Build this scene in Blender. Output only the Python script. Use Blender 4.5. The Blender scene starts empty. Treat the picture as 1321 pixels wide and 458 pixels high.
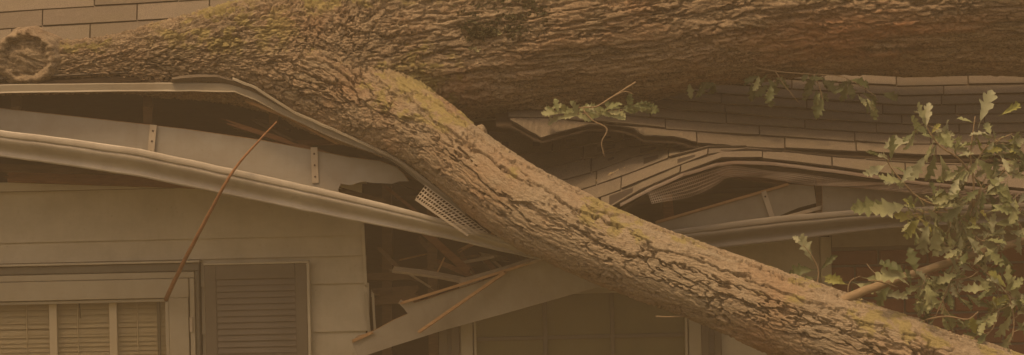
import bpy, bmesh, math, random
import numpy as np
from mathutils import Vector, Matrix

random.seed(7)
rng = np.random.default_rng(11)
scene = bpy.context.scene
col = scene.collection

# ------------------------------------------------------------------ camera
CAM_Y, CAM_Z, FOC, ROLL = -6.9, 2.5, 2145.0, math.radians(1.3)
CX, CY = 660.5, 229.0
cam_data = bpy.data.cameras.new('camera')
cam_data.sensor_width = 36.0
cam_data.lens = 36.0 * FOC / 1321.0
cam_data.clip_start, cam_data.clip_end = 0.05, 500
cam = bpy.data.objects.new('camera', cam_data)
col.objects.link(cam)
cam.matrix_world = Matrix.Translation((0, CAM_Y, CAM_Z)) @ Matrix.Rotation(math.radians(90), 4, 'X') @ Matrix.Rotation(-ROLL, 4, 'Z')
scene.camera = cam

# ------------------------------------------------------------------ world, sun, exposure
SUN_EL, SUN_AZ = math.radians(65), math.radians(206)
world = bpy.data.worlds.new('World')
scene.world = world
world.use_nodes = True
wn, wl = world.node_tree.nodes, world.node_tree.links
wn.clear()
wout = wn.new('ShaderNodeOutputWorld'); wbg = wn.new('ShaderNodeBackground'); sky = wn.new('ShaderNodeTexSky')
sky.sky_type = 'NISHITA'; sky.sun_disc = False
sky.sun_elevation = SUN_EL; sky.sun_rotation = SUN_AZ
sky.air_density = 1.0; sky.dust_density = 4.0; sky.ozone_density = 1.0
wbg.inputs['Strength'].default_value = 0.15
wl.new(sky.outputs[0], wbg.inputs[0]); wl.new(wbg.outputs[0], wout.inputs[0])
sun_data = bpy.data.lights.new('sun', 'SUN')
sun_data.energy = 1.4; sun_data.angle = math.radians(11); sun_data.color = (1.0, 0.90, 0.76)
sun = bpy.data.objects.new('sun', sun_data)
col.objects.link(sun)
sdir = Vector((math.sin(SUN_AZ) * math.cos(SUN_EL), math.cos(SUN_AZ) * math.cos(SUN_EL), math.sin(SUN_EL)))
sun.rotation_euler = sdir.to_track_quat('Z', 'Y').to_euler()
sun.location = (0, -3, 8)
vs = scene.view_settings
vs.view_transform = 'Standard'; vs.look = 'None'; vs.gamma = 1.0; vs.use_curve_mapping = False
vs.exposure = 0.10
vs.use_white_balance = True
vs.white_balance_temperature = 12800
vs.white_balance_tint = 19
TINT_VEIL = 0.020
scene.cycles.max_bounces = 6
scene.cycles.volume_bounces = 1
scene.cycles.use_denoising = True

# ------------------------------------------------------------------ helpers
CA, SA = math.cos(ROLL), math.sin(ROLL)
def P(px, py, y):
    """the point of the place that stands y metres behind the house front, seen at that spot of the photograph"""
    s = (y - CAM_Y) / FOC
    u, v = px - CX, CY - py
    return Vector(((u * CA + v * SA) * s, y, CAM_Z + (-u * SA + v * CA) * s))
def XW(px, py, y): return P(px, py, y).x
def ZW(px, py, y): return P(px, py, y).z

def link(name, me, mats, parent=None, smooth=False):
    ob = bpy.data.objects.new(name, me)
    for m in (mats if isinstance(mats, (list, tuple)) else [mats]):
        if m.name not in [x.name for x in me.materials if x]: me.materials.append(m)
    col.objects.link(ob)
    if parent is not None:
        ob.parent = parent
        ob.matrix_parent_inverse = PINV.get(parent.name, Matrix.Identity(4))
    if smooth:
        me.polygons.foreach_set('use_smooth', [True] * len(me.polygons))
    return ob
PINV = {}
def tag(o, label=None, cat=None, group=None, kind=None):
    if label: o['label'] = label
    if cat: o['category'] = cat
    if group: o['group'] = group
    if kind: o['kind'] = kind
    return o
def empty(name, loc, label, cat, group=None):
    e = bpy.data.objects.new(name, None)
    e.empty_display_size = 0.1
    e.location = loc
    col.objects.link(e)
    PINV[e.name] = Matrix.Translation(-Vector(loc))
    return tag(e, label, cat, group)

def mesh_from(verts, faces, mat_idx=None):
    me = bpy.data.meshes.new('mesh')
    me.from_pydata([tuple(v) for v in verts], [], faces)
    if mat_idx is not None: me.polygons.foreach_set('material_index', mat_idx)
    me.update()
    return me
def fix_normals(me):
    bm = bmesh.new(); bm.from_mesh(me)
    bmesh.ops.recalc_face_normals(bm, faces=bm.faces)
    bm.to_mesh(me); bm.free()
    return me
def box_mesh(x0, x1, y0, y1, z0, z1, bev=0.0):
    bm = bmesh.new()
    bmesh.ops.create_cube(bm, size=1)
    for v in bm.verts:
        v.co = ((x0 + x1) / 2 + v.co.x * (x1 - x0), (y0 + y1) / 2 + v.co.y * (y1 - y0), (z0 + z1) / 2 + v.co.z * (z1 - z0))
    if bev > 0:
        bmesh.ops.bevel(bm, geom=bm.edges[:], offset=bev, segments=1, affect='EDGES')
    me = bpy.data.meshes.new('box'); bm.to_mesh(me); bm.free()
    return me
def box(name, x0, x1, y0, y1, z0, z1, mat, parent=None, bev=0.002):
    return link(name, box_mesh(x0, x1, y0, y1, z0, z1, bev), mat, parent)
def beam(name, a, b, w, h, mat, parent=None, up=Vector((0, 0, 1)), jag=0.0, seg=1, bow=0.0):
    """a sawn piece from a to b, w wide (sideways) and h thick; jag makes splintered ends, bow bends it"""
    a, b = Vector(a), Vector(b)
    d = (b - a).normalized()
    side = d.cross(up).normalized(); n = side.cross(d).normalized()
    L = (b - a).length
    k = 5
    vs_, fs = [], []
    rows = seg + 1
    for i in range(rows):
        t = i / seg
        for q in range(k):
            for hh in (-1, 1):
                p = a + d * (L * t) + side * (w * (q / (k - 1) - .5)) + n * (h * .5 * hh + bow * math.sin(math.pi * t))
                if i in (0, rows - 1) and jag: p += d * random.uniform(-jag, jag)
                vs_.append(p)
    def I(i, q, hh): return (i * k + q) * 2 + hh
    for i in range(seg):
        for q in range(k - 1):
            fs.append((I(i, q, 1), I(i + 1, q, 1), I(i + 1, q + 1, 1), I(i, q + 1, 1)))
            fs.append((I(i, q, 0), I(i, q + 1, 0), I(i + 1, q + 1, 0), I(i + 1, q, 0)))
        for q in (0, k - 1):
            fs.append((I(i, q, 0), I(i + 1, q, 0), I(i + 1, q, 1), I(i, q, 1)))
    for i in (0, seg):
        for q in range(k - 1): fs.append((I(i, q, 0), I(i, q + 1, 0), I(i, q + 1, 1), I(i, q, 1)))
    if jag:
        for e, sg in ((a, -1), (b, 1)):
            for _ in range(7):
                o = side * random.uniform(-.5, .5) * w + n * random.uniform(-.5, .5) * h
                l = d * sg * random.uniform(.6, 3.2) * jag + side * random.uniform(-.3, .3) * jag + n * random.uniform(-.4, .4) * jag
                q = min(w, h) * random.uniform(.10, .28)
                c = len(vs_)
                base = e + o - d * sg * jag
                vs_ += [base + side * q, base - side * q * .5 + n * q, base - side * q * .5 - n * q, base + l]
                fs += [(c, c + 1, c + 3), (c + 1, c + 2, c + 3), (c + 2, c, c + 3), (c, c + 2, c + 1)]
    return link(name, fix_normals(mesh_from(vs_, fs)), mat, parent)
def panel(name, pts, thick, mats, parent=None, edge_idx=1):
    """a sheet or board with a traced outline: real thickness, its broken edges in the second material"""
    fr = [P(*p) for p in pts]
    bm = bmesh.new()
    vf = [bm.verts.new(v) for v in fr]
    vb = [bm.verts.new(v + Vector((0, thick, thick * .15))) for v in fr]
    f = bm.faces.new(vf); g = bm.faces.new(vb[::-1])
    n = len(fr)
    for i in range(n):
        e = bm.faces.new((vf[i], vf[(i + 1) % n], vb[(i + 1) % n], vb[i])); e.material_index = edge_idx
    bmesh.ops.recalc_face_normals(bm, faces=bm.faces)
    bmesh.ops.triangulate(bm, faces=[x for x in bm.faces if len(x.verts) > 4])
    me = bpy.data.meshes.new(name); bm.to_mesh(me); bm.free()
    return link(name, me, mats, parent)
def catmull(pts, n):
    pts = [np.array(p, float) for p in pts]
    pp = [2 * pts[0] - pts[1]] + pts + [2 * pts[-1] - pts[-2]]
    out = []
    for i in range(1, len(pp) - 2):
        p0, p1, p2, p3 = pp[i - 1:i + 3]
        for k in range(n):
            t = k / n
            out.append(.5 * (2 * p1 + (-p0 + p2) * t + (2 * p0 - 5 * p1 + 4 * p2 - p3) * t * t + (-p0 + 3 * p1 - 3 * p2 + p3) * t ** 3))
    out.append(pts[-1])
    return np.array(out)
def tube(name, pts, radii, mat, parent=None, sides=8, n=5, wob=0.0):
    """a tapered stick through world points"""
    data = catmull([tuple(p) + (r,) for p, r in zip(pts, radii)], n)
    vs_, fs = [], []
    m = len(data)
    prev = None
    for i in range(m):
        p = Vector(data[i, :3]); r = max(data[i, 3], .0006)
        d = (Vector(data[min(i + 1, m - 1), :3]) - Vector(data[max(i - 1, 0), :3])).normalized()
        s = d.orthogonal().normalized() if prev is None else (prev - d * prev.dot(d)).normalized()
        prev = s; b = d.cross(s)
        jit = Vector((random.uniform(-1, 1), random.uniform(-1, 1), random.uniform(-1, 1))) * wob * r
        for k in range(sides):
            a = 2 * math.pi * k / sides
            vs_.append(p + jit + (s * math.cos(a) + b * math.sin(a)) * r * (1 + random.uniform(-wob, wob) * .4))
    for i in range(m - 1):
        for k in range(sides):
            fs.append((i * sides + k, i * sides + (k + 1) % sides, (i + 1) * sides + (k + 1) % sides, (i + 1) * sides + k))
    fs.append(tuple(range(sides))[::-1]); fs.append(tuple((m - 1) * sides + k for k in range(sides)))
    return link(name, mesh_from(vs_, fs), mat, parent, smooth=True), data
def sweep(name, pts, profiles, mat, parent=None, n=6, smooth=True, thick=None, dent=.0005):
    """a metal section swept along world points; profiles: one list of (out, up) per point, out is towards the street"""
    k = len(profiles[0])
    ctl = np.array([tuple(p) + tuple(c for q in pr for c in q) for p, pr in zip(pts, profiles)])
    data = []
    for i in range(len(ctl) - 1):
        for q in range(n): data.append(ctl[i] + (ctl[i + 1] - ctl[i]) * q / n)
    data = np.array(data + [ctl[-1]])
    for a in range(len(data)): data[a, 1:3] += rng.normal(0, dent, 2)
    for a in range(3, data.shape[1]): data[:, a] += np.convolve(rng.normal(0, dent, len(data)), [.25, .5, .25], 'same')
    vs_, fs = [], []
    for row in data:
        for q in range(k):
            o, u = row[3 + 2 * q], row[4 + 2 * q]
            vs_.append((row[0], row[1] - o, row[2] + u))
    for i in range(len(data) - 1):
        for q in range(k - 1):
            fs.append((i * k + q, (i + 1) * k + q, (i + 1) * k + q + 1, i * k + q + 1))
    ob = link(name, mesh_from(vs_, fs), mat, parent, smooth=smooth)
    md = ob.modifiers.new('solid', 'SOLIDIFY'); md.thickness = thick or 0.0015; md.offset = 0
    return ob
def perforated(name, top, bot, nu, nv, mat, parent=None, hole=.62, warp=0.004):
    """sheet metal strip with a grid of real holes between two edge lines (world points)"""
    T = catmull(top, 12); B = catmull(bot, 12)
    def at(c, t):
        f = t * (len(c) - 1); i = min(int(f), len(c) - 2); return c[i] + (c[i + 1] - c[i]) * (f - i)
    vs_, fs = [], []
    def pt(u, v):
        a, b = at(T, u), at(B, u)
        p = a + (b - a) * v
        p = p + np.array((0, warp * math.sin(u * 37) * math.sin(v * 3.1), warp * math.cos(u * 23) * .6))
        return p
    h = (1 - hole) / 2
    for i in range(nu):
        for j in range(nv):
            u0, u1, v0, v1 = i / nu, (i + 1) / nu, j / nv, (j + 1) / nv
            du, dv = (u1 - u0) * h, (v1 - v0) * h
            b = len(vs_)
            for (u, v) in ((u0, v0), (u1, v0), (u1, v1), (u0, v1), (u0 + du, v0 + dv), (u1 - du, v0 + dv), (u1 - du, v1 - dv), (u0 + du, v1 - dv)):
                vs_.append(pt(u, v))
            for q in range(4):
                r = (q + 1) % 4
                fs.append((b + q, b + r, b + 4 + r, b + 4 + q))
    ob = link(name, mesh_from(vs_, fs), mat, parent)
    md = ob.modifiers.new('solid', 'SOLIDIFY'); md.thickness = .0014
    return ob

# ------------------------------------------------------------------ materials
class NT:
    def __init__(s, name):
        s.m = bpy.data.materials.new(name); s.m.use_nodes = True
        s.t = s.m.node_tree; s.n = s.t.nodes; s.n.clear()
        s.out = s.n.new('ShaderNodeOutputMaterial'); s.b = s.n.new('ShaderNodeBsdfPrincipled')
        s.l(s.b.outputs[0], s.out.inputs[0])
    def l(s, a, b): s.t.links.new(a, b)
    def coord(s, scale=(1, 1, 1), kind='Object', rot=(0, 0, 0)):
        c = s.n.new('ShaderNodeTexCoord'); m = s.n.new('ShaderNodeMapping')
        m.inputs['Scale'].default_value = scale; m.inputs['Rotation'].default_value = rot
        s.l(c.outputs[kind], m.inputs[0]); return m.outputs[0]
    def noise(s, vec, scale, detail=4, rough=.6, dist=0.0):
        t = s.n.new('ShaderNodeTexNoise'); t.inputs['Scale'].default_value = scale; t.inputs['Detail'].default_value = detail
        t.inputs['Roughness'].default_value = rough; t.inputs['Distortion'].default_value = dist
        if vec is not None: s.l(vec, t.inputs['Vector'])
        return t.outputs[0]
    def ramp(s, fac, stops):
        r = s.n.new('ShaderNodeValToRGB')
        e = r.color_ramp.elements
        while len(e) < len(stops): e.new(0.5)
        for q, (p, c) in zip(e, stops):
            q.position = p; q.color = (c, c, c, 1) if isinstance(c, (int, float)) else (*c, 1)
        s.l(fac, r.inputs[0]); return r.outputs[0]
    def mix(s, fac, a, b, mode='MIX'):
        m = s.n.new('ShaderNodeMix'); m.data_type = 'RGBA'; m.blend_type = mode
        if isinstance(fac, (int, float)): m.inputs[0].default_value = fac
        else: s.l(fac, m.inputs[0])
        for i, c in ((6, a), (7, b)):
            if isinstance(c, (tuple, list)): m.inputs[i].default_value = (*c, 1)
            else: s.l(c, m.inputs[i])
        return m.outputs[2]
    def math(s, op, a, b):
        m = s.n.new('ShaderNodeMath'); m.operation = op
        for i, c in ((0, a), (1, b)):
            if isinstance(c, (int, float)): m.inputs[i].default_value = c
            else: s.l(c, m.inputs[i])
        return m.outputs[0]
    def bump(s, h, strength=.3, dist=.002):
        b = s.n.new('ShaderNodeBump'); b.inputs['Strength'].default_value = strength; b.inputs['Distance'].default_value = dist
        s.l(h, b.inputs['Height']); s.l(b.outputs[0], s.b.inputs['Normal'])
    def rnd(s):
        return s.n.new('ShaderNodeObjectInfo').outputs['Random']
    def done(s, color, rough=.7, metal=0.0, spec=.3):
        if isinstance(color, tuple): s.b.inputs['Base Color'].default_value = (*color, 1)
        else: s.l(color, s.b.inputs['Base Color'])
        if isinstance(rough, (int, float)): s.b.inputs['Roughness'].default_value = rough
        else: s.l(rough, s.b.inputs['Roughness'])
        s.b.inputs['Metallic'].default_value = metal
        s.b.inputs['Specular IOR Level'].default_value = spec
        return s.m
def sc(c, k): return tuple(x * k for x in c)

def painted(name, c, dirt=(.10, .075, .05), amount=.35, rough=.55, grain=(6, 60, 90), spec=.3):
    s = NT(name)
    v = s.coord(); g = s.coord(grain)
    big = s.noise(v, 5, 5, .65); fine = s.noise(v, 70, 3, .6); gr = s.noise(g, 2.2, 4, .6)
    k = s.ramp(big, [(.38, 0.0), (.72, 1.0)])
    base = s.mix(s.math('MULTIPLY', k, amount), c, dirt)
    run = s.noise(s.coord((24, 24, 1.6)), 1.6, 4, .7)
    base = s.mix(s.math('MULTIPLY', s.ramp(run, [(.52, 0.0), (.72, 1.0)]), amount * .25), base, dirt)
    spots = s.ramp(fine, [(.66, 0.0), (.74, 1.0)])
    base = s.mix(s.math('MULTIPLY', spots, .35), base, dirt)
    base = s.mix(s.math('MULTIPLY', gr, .30), base, sc(c, .72))
    s.bump(s.math('ADD', gr, s.math('MULTIPLY', fine, .4)), .25, .0015)
    return s.done(base, s.ramp(big, [(.3, rough - .1), (.7, rough + .2)]), spec=spec)
def raw_wood(name, c1, c2, rough=.85, scale=(5, 40, 40)):
    s = NT(name)
    v = s.coord(scale); w = s.coord()
    a = s.noise(v, 2.5, 5, .7, .6); b = s.noise(w, 9, 4)
    colr = s.mix(s.ramp(a, [(.35, 0.0), (.65, 1.0)]), c1, c2)
    colr = s.mix(s.math('MULTIPLY', s.rnd(), .4), colr, sc(c2, .6))
    colr = s.mix(s.math('MULTIPLY', b, .35), colr, sc(c1, .4))
    s.bump(a, .6, .003)
    return s.done(colr, rough, spec=.15)

M = {}
M['siding'] = painted('siding paint', (.49, .43, .325), (.16, .125, .09), .35, .65)
M['trim'] = painted('cream trim paint', (.36, .315, .235), (.22, .17, .11), .35, .55)
M['dark_trim'] = painted('olive dark trim', (.15, .135, .10), (.08, .06, .045), .4, .6)
M['shutter'] = painted('shutter paint', (.145, .12, .088), (.09, .07, .05), .4, .6)
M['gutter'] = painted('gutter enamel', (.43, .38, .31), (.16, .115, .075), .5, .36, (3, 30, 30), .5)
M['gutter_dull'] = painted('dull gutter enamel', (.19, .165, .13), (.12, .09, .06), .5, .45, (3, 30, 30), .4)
M['fascia'] = painted('fascia paint', (.31, .285, .24), (.18, .13, .085), .5, .6, (2, 40, 40))
M['fascia_dull'] = painted('weathered fascia paint', (.31, .27, .21), (.12, .09, .06), .4, .7, (2, 40, 40))
M['drip'] = painted('drip edge enamel', (.25, .215, .16), (.15, .11, .07), .5, .45, (3, 30, 30), .4)
M['guard'] = painted('guard mesh metal', (.12, .09, .065), (.14, .07, .04), .5, .5, (10, 10, 10), .4)
M['guard_light'] = painted('light guard metal', (.42, .35, .27), (.15, .11, .07), .4, .5, (10, 10, 10), .4)
M['torn'] = raw_wood('torn wood', (.52, .31, .165), (.38, .20, .10))
M['stick'] = raw_wood('red brown bark twig', (.36, .17, .085), (.24, .11, .06))
M['twig'] = raw_wood('tan twig bark', (.36, .26, .165), (.24, .165, .10))
M['timber'] = raw_wood('old framing timber', (.17, .10, .055), (.10, .06, .035))
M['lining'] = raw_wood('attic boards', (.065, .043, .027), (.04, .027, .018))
M['red_timber'] = raw_wood('red brown timber', (.26, .12, .06), (.15, .07, .04))
M['grey_wood'] = raw_wood('weathered grey board', (.46, .37, .27), (.28, .22, .155))

def shingle_mat():
    s = NT('asphalt shingle')
    v = s.coord()
    gran = s.noise(v, 420, 2, .8); mid = s.noise(v, 26, 4); big = s.noise(v, 3.5, 4)
    c = s.mix(s.ramp(gran, [(.32, 0.0), (.70, 1.0)]), (.06, .046, .035), (.32, .26, .195))
    c = s.mix(s.math('MULTIPLY', s.rnd(), .6), c, (.085, .066, .05))
    c = s.mix(s.math('MULTIPLY', s.ramp(big, [(.45, 0.0), (.7, 1.0)]), .35), c, (.14, .12, .07))
    c = s.mix(s.math('MULTIPLY', s.ramp(mid, [(.55, 0.0), (.75, 1.0)]), .35), c, (.26, .21, .15))
    s.bump(s.math('ADD', gran, s.math('MULTIPLY', mid, .8)), .7, .003)
    return s.done(c, .95, spec=.1)
M['shingle'] = shingle_mat()
M['asphalt'] = NT('cut asphalt edge').done((.045, .035, .028), .9, spec=.15)
def bark_mat(name, limb):
    s = NT(name)
    v = s.coord((1.0, 2.6, 2.6)); w = s.coord()
    big = s.noise(w, 2.4, 5, .6); mid = s.noise(v, 16, 5, .7, .5); fine = s.noise(v, 75, 4, .75)
    at = s.n.new('ShaderNodeAttribute'); at.attribute_name = 'plate'
    plate = at.outputs['Fac']
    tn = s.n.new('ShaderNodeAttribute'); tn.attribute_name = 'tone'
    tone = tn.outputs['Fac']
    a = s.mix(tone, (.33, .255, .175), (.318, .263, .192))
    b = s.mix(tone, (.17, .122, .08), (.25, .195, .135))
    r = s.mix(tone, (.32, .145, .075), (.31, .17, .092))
    k13 = s.mix(1.0, a, (1.25, 1.25, 1.25), 'MULTIPLY'); k05 = s.mix(1.0, b, (.45, .45, .45), 'MULTIPLY')
    c = s.mix(s.ramp(mid, [(.32, 0.0), (.68, 1.0)]), b, a)
    c = s.mix(s.math('MULTIPLY', plate, .55), c, s.mix(.5, a, r))
    c = s.mix(s.math('MULTIPLY', s.ramp(fine, [(.50, 0.0), (.66, 1.0)]), .65), c, k13)
    c = s.mix(s.math('MULTIPLY', s.ramp(fine, [(.38, 1.0), (.47, 0.0)]), .5 if limb else .75), c, k05)
    fl = s.noise(w, 150, 3, .7)
    c = s.mix(s.math('MULTIPLY', s.ramp(fl, [(.36, 1.0), (.43, 0.0)]), .5 if limb else .7), c, k05)
    c = s.mix(s.math('MULTIPLY', s.ramp(fl, [(.58, 0.0), (.68, 1.0)]), .45), c, k13)
    c = s.mix(s.math('MULTIPLY', s.ramp(big, [(.50, 0.0), (.72, 1.0)]), .55), c, r)
    if not limb:      # long dark and pale streaks along the trunk: ridge shading put into colour
        stk = s.noise(s.coord((1.3, 17, 17)), 2.4, 5, .7, .4)
        c = s.mix(s.math('MULTIPLY', s.ramp(stk, [(.36, 1.0), (.47, 0.0)]), .7), c, k05)
        c = s.mix(s.math('MULTIPLY', s.ramp(stk, [(.55, 0.0), (.68, 1.0)]), .5), c, k13)
    rd_ = s.n.new('ShaderNodeAttribute'); rd_.attribute_name = 'red'
    c = s.mix(s.math('MULTIPLY', rd_.outputs['Fac'], s.ramp(mid, [(.3, .3), (.65, 1.0)])), c, (.36, .15, .07))
    # moss on the weather side and lichen specks: growth of its own, stored as a vertex mask
    ms = s.n.new('ShaderNodeAttribute'); ms.attribute_name = 'moss'
    mk = s.ramp(s.math('MULTIPLY', ms.outputs['Fac'], s.math('ADD', .35, s.noise(w, 60, 6, .8))), [(.34, 0.0), (.62, 1.0)])
    c = s.mix(s.math('MULTIPLY', mk, .72), c, s.mix(s.noise(w, 90, 3), (.15, .125, .045), (.40, .33, .14)))
    s.bump(s.math('ADD', mid, fine), .8, .006)
    return s.done(c, .95, spec=.08)
M['bark'] = bark_mat('trunk bark', False)
M['limb_bark'] = bark_mat('limb bark', True)
def leaf_mat(name, c1, c2, c3):
    s = NT(name)
    v = s.coord()
    n = s.noise(v, 30, 3)
    c = s.mix(s.ramp(s.rnd(), [(.25, 0.0), (.75, 1.0)]), c1, c2)
    c = s.mix(s.ramp(n, [(.45, 0.0), (.75, .6)]), c, c3)
    m = s.done(c, .55, spec=.35)
    tr = s.n.new('ShaderNodeBsdfTranslucent'); mx = s.n.new('ShaderNodeMixShader'); mx.inputs[0].default_value = .25
    s.l(c, tr.inputs[0]); s.l(s.b.outputs[0], mx.inputs[1]); s.l(tr.outputs[0], mx.inputs[2]); s.l(mx.outputs[0], s.out.inputs[0])
    return m
M['leaf'] = leaf_mat('oak leaf green', (.17, .20, .085), (.27, .285, .15), (.31, .31, .18))
M['leaf_pale'] = leaf_mat('oak leaf pale underside', (.27, .285, .175), (.31, .315, .205), (.22, .24, .135))
M['leaf_yellow'] = leaf_mat('oak leaf yellow green', (.22, .23, .06), (.27, .26, .08), (.22, .23, .08))
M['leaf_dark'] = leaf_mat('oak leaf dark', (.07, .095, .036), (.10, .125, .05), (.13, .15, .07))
M['leaf_dead'] = leaf_mat('dry leaf', (.45, .33, .19), (.38, .26, .14), (.5, .38, .24))
M['moss'] = leaf_mat('dark moss', (.06, .06, .025), (.09, .085, .035), (.12, .11, .05))
M['lichen'] = leaf_mat('pale lichen', (.33, .31, .18), (.26, .25, .13), (.37, .35, .22))
def brick_mat():
    s = NT('brick')
    v = s.coord()
    n = s.noise(v, 45, 4); f = s.noise(v, 200, 3)
    c = s.mix(s.rnd(), (.24, .085, .05), (.17, .065, .042))
    c = s.mix(s.math('MULTIPLY', n, .5), c, (.11, .06, .04))
    s.bump(s.math('ADD', n, f), .6, .003)
    return s.done(c, .9, spec=.15)
M['brick'] = brick_mat()
M['mortar'] = painted('mortar', (.20, .17, .14), (.11, .09, .07), .5, .95, (20, 20, 20), .1)
def glass_mat(name, tint):
    s = NT(name)
    fr = s.n.new('ShaderNodeFresnel'); fr.inputs[0].default_value = 1.5
    tr = s.n.new('ShaderNodeBsdfTransparent'); tr.inputs[0].default_value = (*tint, 1)
    gl = s.n.new('ShaderNodeBsdfGlossy'); gl.inputs['Roughness'].default_value = .03
    mx = s.n.new('ShaderNodeMixShader')
    ge = s.n.new('ShaderNodeNewGeometry')
    s.l(s.math('MULTIPLY', fr.outputs[0], s.math('SUBTRACT', 1.0, ge.outputs['Backfacing'])), mx.inputs[0]); s.l(tr.outputs[0], mx.inputs[1]); s.l(gl.outputs[0], mx.inputs[2]); s.l(mx.outputs[0], s.out.inputs[0])
    s.n.remove(s.b)
    return s.m
M['glass'] = glass_mat('window glass', (.93, .92, .89))
M['blind'] = painted('blind slat', (.48, .40, .28), (.35, .28, .17), .3, .6, (2, 8, 8))
M['shade'] = painted('drawn shade', (.20, .18, .105), (.12, .10, .06), .3, .8, (2, 8, 8))
M['steel'] = painted('strap steel', (.44, .37, .28), (.22, .13, .075), .6, .45, (10, 10, 10), .5)
M['screw'] = NT('screw head').done((.07, .05, .04), .5, .6)
def ground_mat():
    s = NT('lawn soil')
    v = s.coord()
    c = s.mix(s.ramp(s.noise(v, 1.3, 6), [(.4, 0.0), (.6, 1.0)]), (.07, .09, .03), (.13, .10, .06))
    s.bump(s.noise(v, 60, 4), .8, .02)
    return s.done(c, .95)
M['ground'] = ground_mat()

# ------------------------------------------------------------------ ground and house shell
bm = bmesh.new(); bmesh.ops.create_grid(bm, x_segments=24, y_segments=24, size=40)
for v in bm.verts: v.co.z = -.02 * random.random() if max(abs(v.co.x), abs(v.co.y)) > 8 else 0
me = bpy.data.meshes.new('ground'); bm.to_mesh(me); bm.free()
tag(link('ground', me, M['ground']), kind='structure')

house = empty('house', (0, 0, 0), 'beige sided house with crushed shingle roof under a fallen oak', 'house')
WX0 = -5.2                                   # house ends, outside the picture
WX1 = 5.4
x_corner = XW(473, 380, 0)                   # ragged end of the left wall
x_w2 = XW(566, 430, 0)
x_brick = XW(1074, 380, 0)
z_top = ZW(240, 247, 0)
board_h = .199
# sheathing of the left wall, right wall and the brick wall; end and back walls
def shell(name, x0, x1, y0, y1, z0, z1, mat='lining', bev=0): return box(name, x0, x1, y0, y1, z0, z1, M[mat], house, bev)
def boxes(name, rects, mat):
    vs_, fs = [], []
    for (x0, x1, y0, y1, z0, z1) in rects:
        b = len(vs_)
        vs_ += [(x, y, z) for z in (z0, z1) for y in (y0, y1) for x in (x0, x1)]
        fs += [tuple(b + i for i in f) for f in ((0, 2, 3, 1), (4, 5, 7, 6), (0, 1, 5, 4), (2, 6, 7, 3), (0, 4, 6, 2), (1, 3, 7, 5))]
    return link(name, mesh_from(vs_, fs), M[mat], house)
win_l = XW(0, 400, 0) - .55; win_r = XW(260, 400, 0); win_top = ZW(130, 341, 0); win_bot = 1.0
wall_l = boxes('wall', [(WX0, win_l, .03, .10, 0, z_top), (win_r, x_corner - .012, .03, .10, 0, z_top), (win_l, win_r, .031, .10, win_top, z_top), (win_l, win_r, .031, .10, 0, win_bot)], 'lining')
tag(wall_l, 'wall clad in wide beige lap siding')
x_tear, z_tear = XW(706, 360, 0), ZW(600, 400, 0)
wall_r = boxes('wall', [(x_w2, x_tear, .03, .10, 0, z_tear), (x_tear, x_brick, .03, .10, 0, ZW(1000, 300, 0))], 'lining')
wall_b = shell('wall', x_brick, WX1, .055, .15, 0, ZW(1200, 316, 0), 'mortar')
shell('back_wall', WX0, WX1, 5.9, 6.0, 0, 2.9, 'siding')
shell('end_wall', WX0 - .05, WX0, .03, 5.9, 0, 2.9, 'siding')
shell('end_wall', WX1, WX1 + .05, .055, 5.9, 0, 2.9, 'siding')
shell('ceiling', WX0, WX1, .14, 5.88, z_top - .10, z_top - .06, 'lining')
shell('partition', WX0, WX1, 1.1, 1.15, 0, z_top - .11, 'lining')
shell('attic_partition', WX0, WX1, 1.25, 1.3, z_top - .05, 3.2, 'lining')

def siding_board(x0, x1, z0, z1, parent, rag=False):
    """lap board: the lower edge stands proud of the board below"""
    yb, yt = -.002, .012
    pr = [(yb, z0), (yt, z1), (yt + .012, z1), (yb + .020, z0)]
    vs_, fs = [], []
    n = 5
    for i in range(n):
        t = i / (n - 1)
        x = x0 + (x1 - x0) * t
        for (y, z) in pr: vs_.append((x + (random.uniform(-.008, .004) if rag and i == n - 1 else 0), y + random.uniform(-.0008, .0008), z))
    for i in range(n - 1):
        for q in range(4): fs.append((i * 4 + q, (i + 1) * 4 + q, (i + 1) * 4 + (q + 1) % 4, i * 4 + (q + 1) % 4))
    fs.append((0, 1, 2, 3)); fs.append(tuple((n - 1) * 4 + q for q in (3, 2, 1, 0)))
    return link('siding_board', fix_normals(mesh_from(vs_, fs)), M['siding'], parent)
win_l = XW(0, 400, 0) - .55; win_r = XW(260, 400, 0)
zl = z_top
win_top = ZW(130, 341, 0); win_bot = 1.0
k = 0
while zl > .1:
    z0 = max(zl - board_h, .02)
    if z0 > win_top - .02 or zl < win_bot:
        siding_board(WX0, x_corner + random.uniform(-.012, .008), z0 + .002, zl + .014, wall_l, True)
    else:
        if zl > win_top + .03:
            siding_board(WX0, x_corner + random.uniform(-.012, .008), win_top + .012, zl + .014, wall_l, True)
            zl = win_top + .010
        siding_board(WX0, win_l, z0 + .002, zl + .001, wall_l)
        siding_board(win_r, x_corner + random.uniform(-.012, .008), z0 + .002, zl + .001, wall_l, True)
    zl = z0
w2l, w2r = XW(594, 430, 0), XW(904, 430, 0)
w2_top = ZW(740, 360, 0)
zl = ZW(1000, 300, 0)
while zl > .1:
    z0 = max(zl - board_h, .02)
    if z0 > w2_top or zl < .9: siding_board(x_tear if z0 > w2_top else x_w2, x_brick - .05, z0 + .002, zl + .014, wall_r)
    else:
        siding_board(x_w2, w2l, z0 + .002, min(zl + .014, z_tear), wall_r) if z0 < z_tear - .03 else None
        siding_board(w2r, x_brick - .05, z0 + .002, zl + .014, wall_r)
    zl = z0
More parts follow.
